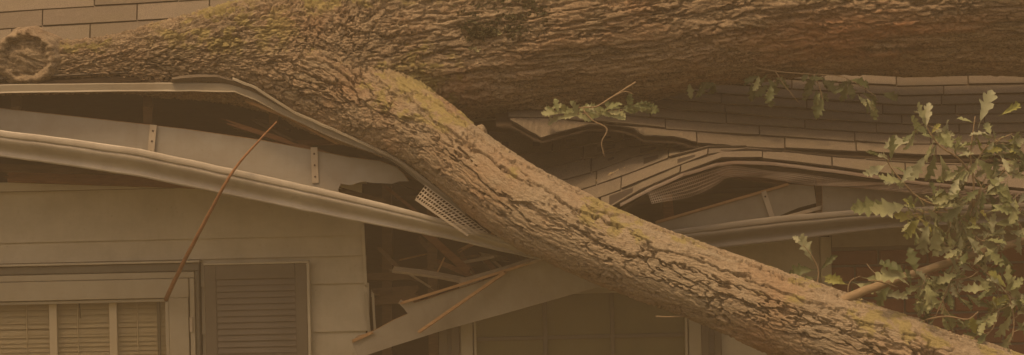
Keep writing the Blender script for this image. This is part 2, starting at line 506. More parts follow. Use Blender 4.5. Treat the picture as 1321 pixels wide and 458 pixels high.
# corner post between siding and brick, frieze over the brick
box('corner_trim', x_brick - .048, x_brick - .004, -.014, .04, 0, ZW(1067, 306, 0), M['siding'], house)
box('frieze_board', x_brick - .002, WX1, -.02, .06, ZW(1200, 316, 0) + .001, ZW(1200, 283, 0), M['fascia_dull'], house)
box('frieze_board', WX0, x_corner + .01, -.03, .028, z_top + .016, z_top + .055, M['siding'], house)
# bricks one by one where they can be seen
bh, bl, mj = .058, .195, .010
z = ZW(1200, 322, 0) - bh
row = 0
while z > 1.45:
    x = x_brick + .004 - (bl / 2 + .002 if row % 2 else 0)
    while x < 2.3:
        x0 = max(x, x_brick + .004); x1 = x + bl
        if x1 - x0 > .03:
            o = random.uniform(-.003, .003)
            box('brick', x0, x1, .042 + o, .075, z, z + bh, M['brick'], wall_b, .003)
        x += bl + mj
    z -= bh + mj; row += 1

# ------------------------------------------------------------------ left window with blind
wy = -.03
window = box('window', win_l, win_r - .002, wy + .004, .03, ZW(130, 352, wy), ZW(130, 342, wy), M['dark_trim'], house)
tag(window, 'cream framed window with drawn slatted blind')
box('drip_cap', win_l - .01, win_r + .004, wy - .014, .02, ZW(130, 341.5, wy) + .001, ZW(130, 338.5, wy), M['siding'], window)
xr0, xr1 = XW(252, 420, wy), win_r - .003
box('outer_casing', xr0 + .002, xr1, wy + .003, .03, win_bot, ZW(130, 352.5, wy), M['dark_trim'], window)
xj0, xj1 = XW(219, 420, wy), XW(245, 420, wy)
box('frame_head', win_l, xj1, wy - .012, .02, ZW(130, 386, wy), ZW(130, 361.5, wy), M['trim'], window)
box('frame_stop', win_l, xr0, wy - .004, .02, ZW(130, 361, wy), ZW(130, 353, wy), M['trim'], window)
box('frame_jamb', xj0, xj1 - .003, wy - .0105, .02, win_bot, ZW(130, 386, wy) - .001, M['trim'], window)
box('frame_jamb', xj1 + .003, xr0, wy - .008, .02, win_bot, ZW(130, 361.5, wy), M['trim'], window)
box('frame_bead', win_l, xj0 - .001, wy + .003, .02, ZW(130, 391, wy), ZW(130, 387, wy), M['trim'], window)
box('frame_bead', xj0 - .018, xj0 - .002, wy + .002, .02, win_bot, ZW(130, 391.5, wy), M['trim'], window)
hx = (XW(247, 415, wy))
hg = box('hinge', hx - .005, hx + .008, wy - .017, wy - .004, ZW(247, 428, wy), ZW(247, 409, wy), M['steel'], window, .001)
for px in (65, 143):
    xm = XW(px, 420, wy)
    box('muntin', xm - .016, xm + .016, .010, .02, win_bot, ZW(130, 391.5, wy), M['blind'], window)
box('pane', win_l, xj0 - .02, .024, .027, win_bot, ZW(130, 390, wy), M['glass'], window, 0)
sl = None
zz = ZW(130, 389, .05)
i = 0
while zz > win_bot:
    bm_ = None
    if sl is None:
        me = bpy.data.meshes.new('slat'); n = 4; vs_, fs = [], []
        for q in range(n):
            t = q / (n - 1) - .5
            for xx in (win_l, xj0 - .03): vs_.append((xx, .05 + t * .014, t * .026 + (.0025 - .01 * t * t)))
        for q in range(n - 1): fs.append((2 * q, 2 * q + 1, 2 * q + 3, 2 * q + 2))
        me.from_pydata(vs_, [], fs); sl = me
    o = link('blind_slat', sl, M['blind'], window)
    o.location = (0, 0, zz); o.rotation_euler = (0, random.uniform(-.003, .003), 0)
    zz -= .0195; i += 1
for px in (35, 101, 178):
    xm = XW(px, 420, .04)
    box('blind_cord', xm - .0015, xm + .0015, .034, .037, win_bot, ZW(130, 391, .04), M['blind'], window, 0)
xm = XW(204, 420, .02)
box('blind_rail', xm - .006, xm + .006, .030, .036, win_bot, ZW(130, 391, .04), M['dark_trim'], window, 0)
tube('blind_wand', [(XW(102, 400, .03), .03, ZW(102, 388, .03)), (XW(103, 400, .03), .03, ZW(102, 410, .03))], [.003, .003], M['dark_trim'], window)
box('window_sill', win_l, win_r, -.08, .02, win_bot - .05, win_bot - .001, M['trim'], window)

# ------------------------------------------------------------------ shutters
def shutter(x0, x1, ztop, zbot, fr, bead):
    y = -.034
    sh = box('shutter', x0 + .001, x1 - .001, y + .012, .005, zbot, ztop - .001, M['shutter'], house)
    w = fr
    box('stile', x0, x0 + w, y, y + .0115, zbot, ztop, M['shutter'], sh)
    box('stile', x1 - w, x1, y, y + .0115, zbot, ztop, M['shutter'], sh)
    box('rail', x0 + w + .0005, x1 - w - .0005, y, y + .0115, ztop - w * 1.25, ztop, M['shutter'], sh)
    box('rail', x0 + w + .0005, x1 - w - .0005, y, y + .0115, zbot, zbot + w * 1.25, M['shutter'], sh)
    z = ztop - w * 1.25 - .012
    lm = None
    while z > zbot + w * 1.25 + .01:
        if lm is None:
            a = [(x0 + w, y + .002, -.013), (x1 - w, y + .002, -.013), (x1 - w, y + .0112, .011), (x0 + w, y + .0112, .011),
                 (x0 + w, y + .0050, -.0135), (x1 - w, y + .0050, -.0135), (x1 - w, y + .0115, .008), (x0 + w, y + .0115, .008)]
            lm = fix_normals(mesh_from(a, [(0, 1, 2, 3), (4, 7, 6, 5), (0, 4, 5, 1), (3, 2, 6, 7), (0, 3, 7, 4), (1, 5, 6, 2)]))
        o = link('louver', lm, M['shutter'], sh); o.location.z = z
        z -= .0255
    if bead:
        box('edge_bead', x0 - .002, x1 + .013, y - .006, y + .02, ztop + .001, ztop + .010, M['siding'], sh)
        box('edge_bead', x1 + .001, x1 + .013, y - .005, y + .02, zbot, ztop, M['siding'], sh)
    return sh
s1 = shutter(XW(265, 420, -.03), XW(397, 420, -.03), ZW(330, 341, -.03), win_bot, XW(280, 420, -.03) - XW(265, 420, -.03), True)
tag(s1, 'louvered brown shutter beside the cream framed window')
s2 = shutter(XW(566, 440, -.03), XW(593, 440, -.03), z_tear, .95, .035, False)
s3 = shutter(XW(905, 440, -.03), XW(931, 440, -.03), w2_top, .95, .03, False)

# ------------------------------------------------------------------ middle window, half hidden by limb and fallen panel
w2 = box('window', w2l, w2r, -.025, .02, w2_top - .06, w2_top, M['trim'], house)
tag(w2, 'dark window below the fallen panel and limb')
jw = XW(612, 440, 0) - XW(596, 440, 0)
box('frame_jamb', w2l, w2l + jw, -.027, .02, .95, w2_top - .061, M['trim'], w2)
box('frame_jamb', w2r - jw, w2r, -.027, .02, .95, w2_top - .061, M['trim'], w2)
box('frame_bead', w2l + jw + .004, w2l + jw + .014, -.015, .02, .95, w2_top - .061, M['siding'], w2)
box('frame_bead', w2r - jw - .014, w2r - jw - .004, -.015, .02, .95, w2_top - .061, M['siding'], w2)
box('window_sill', w2l - .02, w2r + .02, -.06, .02, .90, .949, M['trim'], w2)
for px in (703, 790):
    xm = XW(px, 420, 0); box('muntin', xm - .009, xm + .009, .002, .012, .95, w2_top - .061, M['shutter'], w2)
zm = ZW(740, 435, 0); box('muntin', w2l + jw + .015, w2r - jw - .015, .003, .011, zm - .008, zm + .008, M['shutter'], w2)
box('pane', w2l + jw, w2r - jw, .014, .017, .95, w2_top - .061, M['glass'], w2, 0)
box('roller_shade', w2l + jw, w2r - jw, .0235, .0265, 1.0, w2_top - .061, M['shade'], w2, 0)

# ------------------------------------------------------------------ roof
def ramp_dy(px): return -.13 * float(np.interp(px, [880, 985], [1, 0]))
def flap_dy(px): return -.11 * float(np.interp(px, [840, 960], [1, 0]))
class Curve:
    """course line: px -> (py, depth)"""
    def __init__(s, pts, y, dy=None): s.dy = dy; s.x = [p[0] for p in pts]; s.v = [p[1] for p in pts]; s.y = y
    def at(s, px): return P(px, float(np.interp(px, s.x, s.v)), s.y + (s.dy(px) if s.dy else 0))
def deck(name, curves, xs, mats, thick=.018, drop=.012, label=None):
    vs_, fs = [], []
    nx, nc = len(xs), len(curves)
    for lay in (0, 1):
        for c in curves:
            for px in xs: vs_.append(c.at(px) - Vector((0, 0, drop + lay * thick)))
    def I(l, j, i): return l * nx * nc + j * nx + i
    for j in range(nc - 1):
        for i in range(nx - 1):
            fs.append((I(0, j, i), I(0, j, i + 1), I(0, j + 1, i + 1), I(0, j + 1, i)))
            fs.append((I(1, j, i), I(1, j + 1, i), I(1, j + 1, i + 1), I(1, j, i + 1)))
    for i in range(nx - 1):
        for j in (0, nc - 1): fs.append((I(0, j, i), I(1, j, i), I(1, j, i + 1), I(0, j, i + 1)))
    for j in range(nc - 1):
        for i in (0, nx - 1): fs.append((I(0, j, i), I(0, j + 1, i), I(1, j + 1, i), I(1, j, i)))
    ob = link(name, fix_normals(mesh_from(vs_, fs)), mats, house)
    return ob
def shingle(parent, lo, hi, a, b, over=.12, lift=.006, rag=0.0, thick=.006, warp_=1.0, fine=False):
    n = max(3, int((b - a) / 7)) if fine and a < 900 else (3 if b - a > 60 else 2)
    vs_, fs = [], []
    r1, r2 = random.uniform(-.002, .005) * warp_, random.uniform(-.002, .005) * warp_
    dl = random.uniform(-.006, .004)
    for i in range(n):
        t = i / (n - 1); px = a + (b - a) * t
        L, U = lo.at(px), hi.at(px)
        d = U - L
        tx = (lo.at(px + 2) - lo.at(px - 2)).normalized()
        nn = tx.cross(d).normalized()
        if nn.z < 0: nn = -nn
        L = L + d * (dl + random.uniform(-rag, rag))
        U = U + d * over
        up = lift + r1 * (1 - t) + r2 * t
        vs_ += [L + nn * (up + thick), U + nn * .002, U - nn * .004, L + nn * up]
    for i in range(n - 1):
        for q in range(4): fs.append((i * 4 + q, (i + 1) * 4 + q, (i + 1) * 4 + (q + 1) % 4, i * 4 + (q + 1) % 4))
    fs.append((0, 1, 2, 3)); fs.append(tuple((n - 1) * 4 + q for q in (3, 2, 1, 0)))
    mi = [0 if i % 4 == 0 else 1 for i in range(4 * (n - 1))] + [1, 1]
    return link('shingle', fix_normals(mesh_from(vs_, fs, mi)), [M['shingle'], M['asphalt']], parent)
def lay(parent, curves, x0, x1, w=100, rag=0.02, starts=None, warp_=1.0, lift=.006, fine=False):
    for j in range(len(curves) - 1):
        px = (starts[j] if starts and j < len(starts) else x0) - (random.uniform(0, w) if not starts else 0)
        if not starts: px = max(px, x0 - w)
        while px < x1:
            ww = w * random.uniform(.82, 1.2)
            if px + ww > x0 - 60: shingle(parent, curves[j], curves[j + 1], px + .8, px + ww - .8, rag=rag, warp_=warp_, lift=lift, fine=fine and j == 0)
            px += ww
# left slope
LC = []
for k in range(9):
    LC.append(Curve([(-900, 170 - 22 * k), (-60, 112.0 - 22 * k), (10, 104 - 22.0 * k), (285, 89 - 22.3 * k), (420, 84 - 22.5 * k), (640, 70 - 22.5 * k)], -.40 + .104 * k))
xs = list(range(-900, 460, 40))
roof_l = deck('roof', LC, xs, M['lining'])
tag(roof_l, 'left roof slope, torn open along the eave')
lay(roof_l, LC, -60, 440, 105, .01, lift=.003, warp_=.5)
shell('roof_slope', WX0, XW(440, -90, .45), .455, .475, 0, 0) if False else None
# upper right sheet, still in one piece, with the torn flap at its left
S = [(560, 172), (600, 166), (700, 166), (860, 181), (1000, 191), (1160, 201), (1330, 198), (2100, 200)]
UC = [Curve([(600, 160), (640, 159), (658, 158), (676, 168), (697, 180), (725, 172), (760, 163), (790, 164), (815, 168), (828, 178), (870, 179), (895, 186), (960, 191), (1074, 197), (1190, 203), (1330, 203), (2100, 204)], -.25, flap_dy)]
for k in range(1, 10): UC.append(Curve([(x, v - 12.6 * k) for x, v in S], -.25 + .117 * k, flap_dy))
xs = [640, 650, 660, 670, 680, 690, 700, 715, 730, 745, 760, 775, 790, 805, 818, 830, 850, 870, 890] + list(range(910, 2100, 40))
roof_u = deck('roof', UC, xs, M['lining'], thick=.008, drop=.010)
tag(roof_u, 'right roof slope lifted over the torn cave')
lay(roof_u, UC, 652, 1420, 105, .03, starts=[657, 655, 640, 640, 640, 640, 640, 640, 640], fine=True, lift=.004)
# lower right ramp, folded down towards the limb
RX = [600, 640, 700, 767, 832, 893, 926, 960, 1000, 1074, 1190, 1340, 2100]
RV = [
 [266, 288, 312, 282, 244, 219, 206, 204, 207, 216, 232, 247, 262],
 [252, 272, 284, 259, 234, 209, 197, 194, 196, 204, 213, 217, 226],
 [240, 256, 262, 241, 218, 194, 192, 191, 194, 202, 210, 214, 222],
 [228, 240, 241, 223, 199, 188, 187, 187, 191, 199, 206, 209, 216],
 [215, 222, 220, 204, 186, 184, 185, 185, 189, 197, 204, 207, 214],
 [205, 202, 200, 187, 178, 181, 183, 184, 188, 196, 203, 206, 213],
 [172, 174, 178, 173, 171, 178, 181, 182, 187, 195, 202, 205, 212]]
RY = [-.45, -.35, -.24, -.12, 0.0, .12, .25]
RC = [Curve(list(zip(RX, v)), y, ramp_dy) for v, y in zip(RV, RY)]
xs = [600, 640, 670, 700, 735, 767, 800, 832, 862, 893, 910, 926, 943, 960, 980, 1000, 1037, 1074, 1130, 1190, 1265, 1340, 1700, 2100]
roof_r = deck('roof', RC, xs, M['lining'], thick=.012, drop=.024)
tag(roof_r, 'lower roof edge folded down beside the limb')
lay(roof_r, RC, 620, 1400, 100, .03, starts=[775, 688, 672, 660, 640, 630], warp_=.9, lift=.002)
# upper slopes to the ridge and the back slope, out of the picture
def slab(name, pts, mat, t=.03):
    vs_ = [Vector(p) for p in pts] + [Vector(p) - Vector((0, 0, t)) for p in pts]
    n = len(pts)
    fs = [tuple(range(n)), tuple(range(2 * n - 1, n - 1, -1))] + [(i, n + i, n + (i + 1) % n, (i + 1) % n) for i in range(n)]
    return link(name, fix_normals(mesh_from(vs_, fs)), mat, house)
a0, a1 = LC[-1].at(-900), LC[-1].at(440)
b0, b1 = UC[-1].at(640), UC[-1].at(2100)
slab('roof_top', [a0 - Vector((0, .03, .02)), a1 - Vector((0, .03, .02)), (a1.x, 2.6, a1.z + 1.1), (a0.x, 2.6, a1.z + 1.1)], M['shingle'])
slab('roof_top', [(a1.x + .02, b0.y - .03, b0.z - .05), b1 - Vector((0, .03, .02)), (b1.x, 2.6, a1.z + 1.0), (a1.x + .02, 2.6, a1.z + 1.0)], M['shingle'])
slab('back_slope', [(a0.x, 2.61, a1.z + 1.08), (b1.x, 2.61, a1.z + 1.0), (b1.x, 6.3, 2.8), (a0.x, 6.3, 2.8)], M['shingle'])
# rafters seen in the dark of the open eave
for px in (-150, 20, 190, 352):
    a = P(px, 128, -.33); b = P(px + 6, -10, .55)
    beam('rafter', a - Vector((0, 0, .075)), b - Vector((0, 0, .085)), .035, .10, M['timber'], house)

# drip edge: straight on the left, torn and bent down along the limb
def L_profile(h, back=.05): return [(-back, .004), (0, .004), (.004, 0), (.004, -h * .8), (.010, -h)]
dp = [(-900, 168, -.425, .030), (-100, 117, -.425, .030), (10, 110, -.425, .030), (150, 108.5, -.425, .029), (250, 108, -.43, .030), (303, 109, -.435, .031),
      (330, 121, -.44, .026), (365, 140, -.445, .025), (430, 170, -.46, .025), (500, 196, -.48, .025), (517, 207, -.49, .024), (552, 236, -.51, .020), (600, 273, -.53, .016), (655, 300, -.55, .010)]
sweep('drip_edge', [P(a, b, c) for a, b, c, h in dp], [L_profile(h) for a, b, c, h in dp], M['drip'], house, 5, False)
dp = [(300, 101, -.45, .006), (330, 113, -.455, .006), (380, 145, -.46, .006), (440, 171, -.475, .007), (503, 200, -.50, .007), (525, 214, -.52, .007), (572, 249, -.54, .006), (630, 289, -.56, .005)]
sweep('flashing', [P(a, b, c) for a, b, c, h in dp], [L_profile(h, .02) for a, b, c, h in dp], M['drip'], house, 5, False)
# lifted starter strip over the bend
vs_, fs = [], []
cs = [(222, 107, 100), (235, 106, 97.5), (258, 105, 95.5), (280, 105, 95), (300, 110, 101), (330, 121, 114), (362, 138, 131)]
for (px, lo, hi) in cs: vs_ += [P(px, lo, -.438), P(px, (lo + hi) / 2 - 1, -.455), P(px, hi, -.43)]
for i in range(len(cs) - 1):
    for q in range(2): fs.append((i * 3 + q, i * 3 + 3 + q, i * 3 + 4 + q, i * 3 + 1 + q))
o = link('starter_strip', mesh_from(vs_, fs), M['shingle'], house)
md = o.modifiers.new('solid', 'SOLIDIFY'); md.thickness = .006
# thin metal lip under the trunk over the cave
dp = [(575, 158, .02), (625, 153, -.08), (680, 151, -.14), (718, 155, -.16), (760, 158, -.15)]
sweep('flashing', [P(*q) for q in dp], [[(-.06, .004), (0, .0), (.003, -.008)]] * len(dp), M['drip'], house, 5, False)
# drip edge under the lower right shingles
dp = [(800, 266, -.455), (836, 247, -.462), (881, 227, -.465), (925, 214, -.465), (951, 211, -.465), (1000, 213, -.465), (1074, 222, -.465), (1190, 238, -.465), (1340, 252, -.465), (2000, 268, -.465)]
dp = [(a, b, c + ramp_dy(a)) for a, b, c in dp]
sweep('drip_edge', [P(*q) for q in dp], [[(-.05, .012), (0, .010), (.003, .004), (.004, -.002)]] * len(dp), M['guard'], house, 5, False)

# ------------------------------------------------------------------ attic and wall framing in the torn openings
def stick(name, a, b, w, h, mat, **kw): return beam(name, P(*a), P(*b), w, h, M[mat], house, up=Vector((0, -1, .2)), **kw)
stick('brace', (548, 300, .02), (606, 352, -.02), .030, .03, 'red_timber', jag=.01)
stick('stud', (500, 240, .16), (500, 470, .16), .04, .08, 'timber')
stick('stud', (557, 240, .14), (560, 470, .14), .04, .08, 'timber')
stick('blocking', (470, 358, .10), (528, 356, .10), .03, .04, 'timber', jag=.01)
stick('broken_sheathing', (483, 383, .10), (540, 379, .12), .070, .016, 'timber', jag=.02)
stick('splinter', (573, 333, -.05), (562, 356, -.05), .006, .006, 'torn', jag=.004)
stick('splinter', (590, 340, .0), (640, 331, -.04), .012, .01, 'grey_wood', jag=.008)
stick('corner_strip', (472, 378, -.012), (476, 428, -.012), .014, .012, 'trim', jag=.012)
stick('corner_strip', (481, 379, .005), (484, 432, .005), .010, .012, 'trim', jag=.012)
stick('corner_strip', (468, 292, -.010), (472, 368, -.010), .012, .012, 'siding', jag=.01)
stick('soffit_plank', (15, 228, -.06), (250, 236, -.06), .045, .02, 'red_timber', jag=.03)
stick('soffit_plank', (-80, 214, -.14), (330, 226, -.14), .03, .02, 'timber', jag=.03)
stick('attic_board', (60, 196, -.2), (438, 183, -.2), .02, .02, 'red_timber', jag=.05)
stick('attic_board', (300, 160, -.32), (440, 205, -.32), .018, .016, 'red_timber', jag=.03)
stick('splinter', (322, 132, -.42), (372, 152, -.42), .010, .008, 'torn', jag=.02)
stick('splinter', (372, 152, -.42), (432, 184, -.42), .008, .008, 'torn', jag=.02)
stick('attic_board', (500, 243, -.25), (545, 280, -.25), .012, .012, 'red_timber', jag=.02)
stick('attic_board', (440, 246, -.18), (500, 262, -.18), .022, .02, 'timber', jag=.02)
stick('post', (860, 252, -.12), (864, 292, -.12), .040, .04, 'red_timber')
stick('attic_board', (930, 222, -.2), (1015, 235, -.2), .03, .02, 'red_timber', jag=.02)
stick('post', (1055, 226, -.30), (1056, 276, -.30), .024, .03, 'timber')
stick('splinter', (1012, 281, -.40), (1058, 268, -.38), .014, .010, 'grey_wood', jag=.012)

rd = random.Random(5)
for _ in range(34):      # shattered laths and splinters in the dark of the torn wall
    px, py, y = rd.uniform(486, 680), rd.uniform(300, 392), rd.uniform(-.02, .30)
    if py > 300 + (690 - px) * .55 + 20: continue
    an, ln = rd.choice((rd.uniform(-.5, .9), rd.uniform(.3, 1.2))), rd.uniform(18, 60)
    stick('splinter', (px, py, y), (px + math.cos(an) * ln, py + math.sin(an) * ln, y + rd.uniform(-.1, .1)), rd.uniform(.006, .022), rd.uniform(.005, .012), rd.choice(('timber', 'timber', 'red_timber', 'grey_wood', 'torn', 'lining')), jag=.012)
for _ in range(14):      # and along the torn eave on the left
    px = rd.uniform(300, 520); py = 150 + (px - 300) * .30 + rd.uniform(-6, 22)
    an, ln = rd.uniform(.1, .7), rd.uniform(20, 70)
    stick('splinter', (px, py, -.30), (px + math.cos(an) * ln, py + math.sin(an) * ln, -.30 + rd.uniform(-.04, .05)), rd.uniform(.005, .014), rd.uniform(.004, .010), rd.choice(('timber', 'red_timber', 'torn', 'lining')), jag=.012)
stick('torn_edge', (846, 287, -.350), (1016, 238, -.350), .010, .012, 'torn', jag=.006)
# ------------------------------------------------------------------ fascia boards
fas = panel('fascia_board', [(-700, 40, -.36), (-20, 138, -.36), (100, 151, -.36), (180, 160, -.36), (240, 167, -.36), (330, 180, -.36), (400, 193, -.36), (450, 203, -.362), (490, 208, -.366), (512, 216, -.37), (521, 225, -.37), (527, 234, -.37),
     (515, 234, -.37), (506, 237, -.37), (480, 236, -.37), (468, 234, -.37), (452, 239, -.37), (440, 237, -.37), (436, 245, -.37), (441, 262, -.37), (330, 240, -.365), (200, 216, -.36), (-20, 183, -.36), (-700, 82, -.36)], .018, [M['fascia'], M['torn']], house)
tag(fas, 'long grey fascia board torn off at its right end')
panel('fascia_board', [(846, 287, -.34), (900, 272, -.34), (960, 255, -.34), (1016, 238, -.34), (1050, 240, -.34), (1053, 262, -.34), (1030, 268, -.34), (1004, 279, -.34), (1000, 300, -.34), (850, 305, -.34)], .018, [M['fascia_dull'], M['torn']], house)
panel('fascia_board', [(1061, 240, -.33), (1150, 246, -.33), (1340, 258, -.33), (2000, 275, -.33), (2000, 300, -.33), (1340, 285, -.33), (1150, 285, -.33), (1061, 290, -.33)], .018, [M['fascia_dull'], M['torn']], house)

# broken soffit sheet hanging below the limb
soff = panel('soffit_panel', [(454, 441, -.13), (461, 434, -.13), (470, 432, -.135), (488, 424, -.14), (506, 414, -.15), (526, 405, -.16), (521, 398, -.16), (514, 391, -.16), (517, 387, -.16), (524, 391, -.165), (529, 386, -.165), (534, 391, -.17), (552, 386, -.18), (575, 378, -.20), (610, 367, -.22),
     (650, 353, -.26), (690, 335, -.30), (760, 312, -.34), (830, 330, -.34), (800, 362, -.32), (787, 366, -.31), (720, 385, -.27), (649, 405, -.22), (569, 427, -.17), (500, 449, -.14), (462, 462, -.13)], .014, [M['fascia_dull'], M['torn']])
tag(soff, 'torn olive grey soffit sheet hanging across the dark window below the limb', 'soffit sheet')
b1_ = beam('splintered_board', P(508, 348, -.10), P(604, 363, -.14), .030, .012, M['grey_wood'], up=Vector((0, -.5, .8)), jag=.012, seg=6, bow=.006)
tag(b1_, 'splintered grey board poking left out of the torn wall opening', 'board')
b2_ = beam('splintered_board', P(594, 364, -.20), P(705, 330, -.33), .030, .012, M['grey_wood'], up=Vector((0, -.5, .8)), jag=.012, seg=4, bow=-.004)
tag(b2_, 'grey broken board rising right towards the limb, above the torn soffit sheet', 'board')
b3_ = beam('wood_lath', P(541, 428, -.21), P(652, 351, -.30), .011, .021, M['torn'], up=Vector((0, -1, .2)), jag=.006, seg=4)
tag(b3_, 'thin orange brown lath lying across the torn soffit sheet', 'lath')
# pale torn strip along the soffit's upper edge
b4_ = beam('torn_edge', P(518, 391, -.178), P(690, 337, -.318), .010, .010, M['torn'], soff, up=Vector((0, -1, .2)), jag=.008, seg=8, bow=-.006)
b5_ = beam('torn_edge', P(455, 440, -.142), P(480, 429, -.150), .012, .008, M['torn'], soff, up=Vector((0, -1, .2)), jag=.008)

# ------------------------------------------------------------------ gutters
def k_profile(h, d):
    return [(0.0, h * .92), (0.0, 0.0), (d * .62, 0.0), (d * .66, h * .03), (d * .66, h * .10), (d * .60, h * .13), (d * .58, h * .20), (d * .62, h * .30), (d * .72, h * .40), (d * .84, h * .48), (d * .93, h * .57), (d * .96, h * .66),
            (d * .95, h * .72), (d * .93, h * .74), (d * .98, h * .76), (d, h * .80), (d, h * .97), (d * .98, h), (d * .90, h), (d * .88, h * .94)]
gp = [(-700, 96, 30), (-40, 196.5, 34), (10, 203, 34), (100, 215, 35), (190, 229, 36), (320, 256, 35), (440, 281, 33), (530, 298, 28), (600, 312, 22), (645, 323, 18), (696, 334, 15), (740, 343, 12)]
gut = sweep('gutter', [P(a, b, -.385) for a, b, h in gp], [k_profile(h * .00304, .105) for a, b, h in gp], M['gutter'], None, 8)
tag(gut, 'long pale gutter sagging from upper left down behind the diagonal limb', 'gutter', 'house gutters')
def strap(a, b, w, parent, nscrew=3, mat='steel'):
    A, B = P(*a), P(*b)
    o = beam('hanger_strap', A, B, w, .004, M[mat], parent, up=Vector((0, -1, 0)))
    for i in range(nscrew):
        t = .18 + .64 * i / max(1, nscrew - 1)
        p = A.lerp(B, t) + Vector((0, -.0035, 0))
        bm = bmesh.new(); bmesh.ops.create_cone(bm, cap_ends=True, segments=8, radius1=.0042, radius2=.003, depth=.003, matrix=Matrix.Translation(p) @ Matrix.Rotation(math.pi / 2, 4, 'X'))
        me = bpy.data.meshes.new('screw'); bm.to_mesh(me); bm.free()
        link('screw', me, M['screw'], o)
strap((198, 161, -.372), (194, 203, -.372), .026, gut)
strap((405, 190, -.372), (407, 236, -.372), .026, gut)
gp = [(820, 332, 30, .0), (870, 325, 30, 0), (1000, 311, 33, 0), (1090, 300, 29, 0), (1153, 293, 25, 0), (1340, 285, 25, 0), (2000, 300, 25, 0)]
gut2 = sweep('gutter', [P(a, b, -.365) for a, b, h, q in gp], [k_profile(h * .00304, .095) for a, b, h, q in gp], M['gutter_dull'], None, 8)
tag(gut2, 'dull brown gutter rising right below the crushed roof edge, behind the oak leaves', 'gutter', 'house gutters')
strap((985, 247, -.36), (997, 283, -.36), .020, gut2, 1)

# leaf guards
g1 = perforated('gutter_guard', [P(836, 250, -.475 + ramp_dy(836)), P(880, 232, -.48 + ramp_dy(880)), P(925, 219, -.485 + ramp_dy(925)), P(951, 214, -.485 + ramp_dy(951)), P(1000, 222, -.49 + ramp_dy(1000)), P(1046, 226, -.49 + ramp_dy(1046)), P(1122, 235, -.49 + ramp_dy(1122)), P(1190, 240, -.49 + ramp_dy(1190)), P(1340, 250, -.49 + ramp_dy(1340))],
                [P(841, 264, -.50 + ramp_dy(841)), P(890, 253, -.50 + ramp_dy(890)), P(921, 241, -.50 + ramp_dy(921)), P(942, 228, -.50 + ramp_dy(942)), P(975, 229, -.505 + ramp_dy(975)), P(1020, 235, -.505 + ramp_dy(1020)), P(1067, 240, -.505 + ramp_dy(1067)), P(1122, 244, -.505 + ramp_dy(1122)), P(1340, 262, -.505 + ramp_dy(1340))], 150, 5, M['guard'], None, .80)
tag(g1, 'crumpled rusty mesh gutter guard hanging under the right shingle edge', 'gutter guard', 'gutter guards')
g2 = perforated('gutter_guard', [P(549, 239, -.535), P(588, 268, -.545), P(630, 300, -.555)], [P(536, 256, -.55), P(566, 277, -.555), P(604, 303, -.56)], 22, 4, M['guard_light'], None, .64, .001)
tag(g2, 'short pale perforated gutter guard wedged between limb and sagging gutter', 'gutter guard', 'gutter guards')
beam('guard_lip', P(536, 257, -.553), P(604, 304, -.563), .008, .006, M['guard_light'], g2, up=Vector((0, -1, 0)))
# ------------------------------------------------------------------ fallen tree: bark relief as real displacement
def hash3(ix, iy, iz, k):
    h = (ix.astype(np.int64) * 374761393 + iy.astype(np.int64) * 668265263 + iz.astype(np.int64) * 2147483647 + k * 1274126177) & 0xFFFFFFFF
    h = ((h ^ (h >> 13)) * 1274126177) & 0xFFFFFFFF
    h = ((h ^ (h >> 16)) * 2246822519) & 0xFFFFFFFF
    return ((h ^ (h >> 15)) & 0xFFFFFF).astype(np.float64) / 0xFFFFFF
def vnoise(p, k=0):
    i = np.floor(p); f = p - i; f = f * f * (3 - 2 * f)
    i = i.astype(np.int64)
    r = 0
    for dx in (0, 1):
        for dy in (0, 1):
            for dz in (0, 1):
                w = (f[:, 0] if dx else 1 - f[:, 0]) * (f[:, 1] if dy else 1 - f[:, 1]) * (f[:, 2] if dz else 1 - f[:, 2])
                r = r + w * hash3(i[:, 0] + dx, i[:, 1] + dy, i[:, 2] + dz, k)
    return r
def fbm(p, oct=4, k=0, gain=.5):
    a, s, r = 1.0, 0.0, 0
    for o in range(oct):
        r = r + a * vnoise(p * 2.03 ** o + 17.3 * o, k + o); s += a; a *= gain
    return r / s
def voronoi(p, k=0):
    i = np.floor(p).astype(np.int64)
    n = len(p)
    d1 = np.full(n, 9.0); d2 = np.full(n, 9.0); idv = np.zeros(n); off = np.zeros((n, 3)); off2 = np.zeros((n, 3))
    for dx in (-1, 0, 1):
        for dy in (-1, 0, 1):
            for dz in (-1, 0, 1):
                cx, cy, cz = i[:, 0] + dx, i[:, 1] + dy, i[:, 2] + dz
                q = np.stack([cx + hash3(cx, cy, cz, k), cy + hash3(cx, cy, cz, k + 1), cz + hash3(cx, cy, cz, k + 2)], 1)
                v = p - q
                d = np.sqrt((v * v).sum(1))
                near = d < d1
                sec = (~near) & (d < d2)
                off2 = np.where(near[:, None], off, np.where(sec[:, None], v, off2))
                d2 = np.where(near, d1, np.minimum(d2, d))
                idv = np.where(near, hash3(cx, cy, cz, k + 3), idv)
                off = np.where(near[:, None], v, off)
                d1 = np.where(near, d, d1)
    nn = off2 - off
    nn /= np.linalg.norm(nn, axis=1)[:, None] + 1e-9
    return d1, d2, idv, off, np.abs(nn[:, 0])
def sstep(a, b, x):
    t = np.clip((x - a) / (b - a), 0, 1); return t * t * (3 - 2 * t)

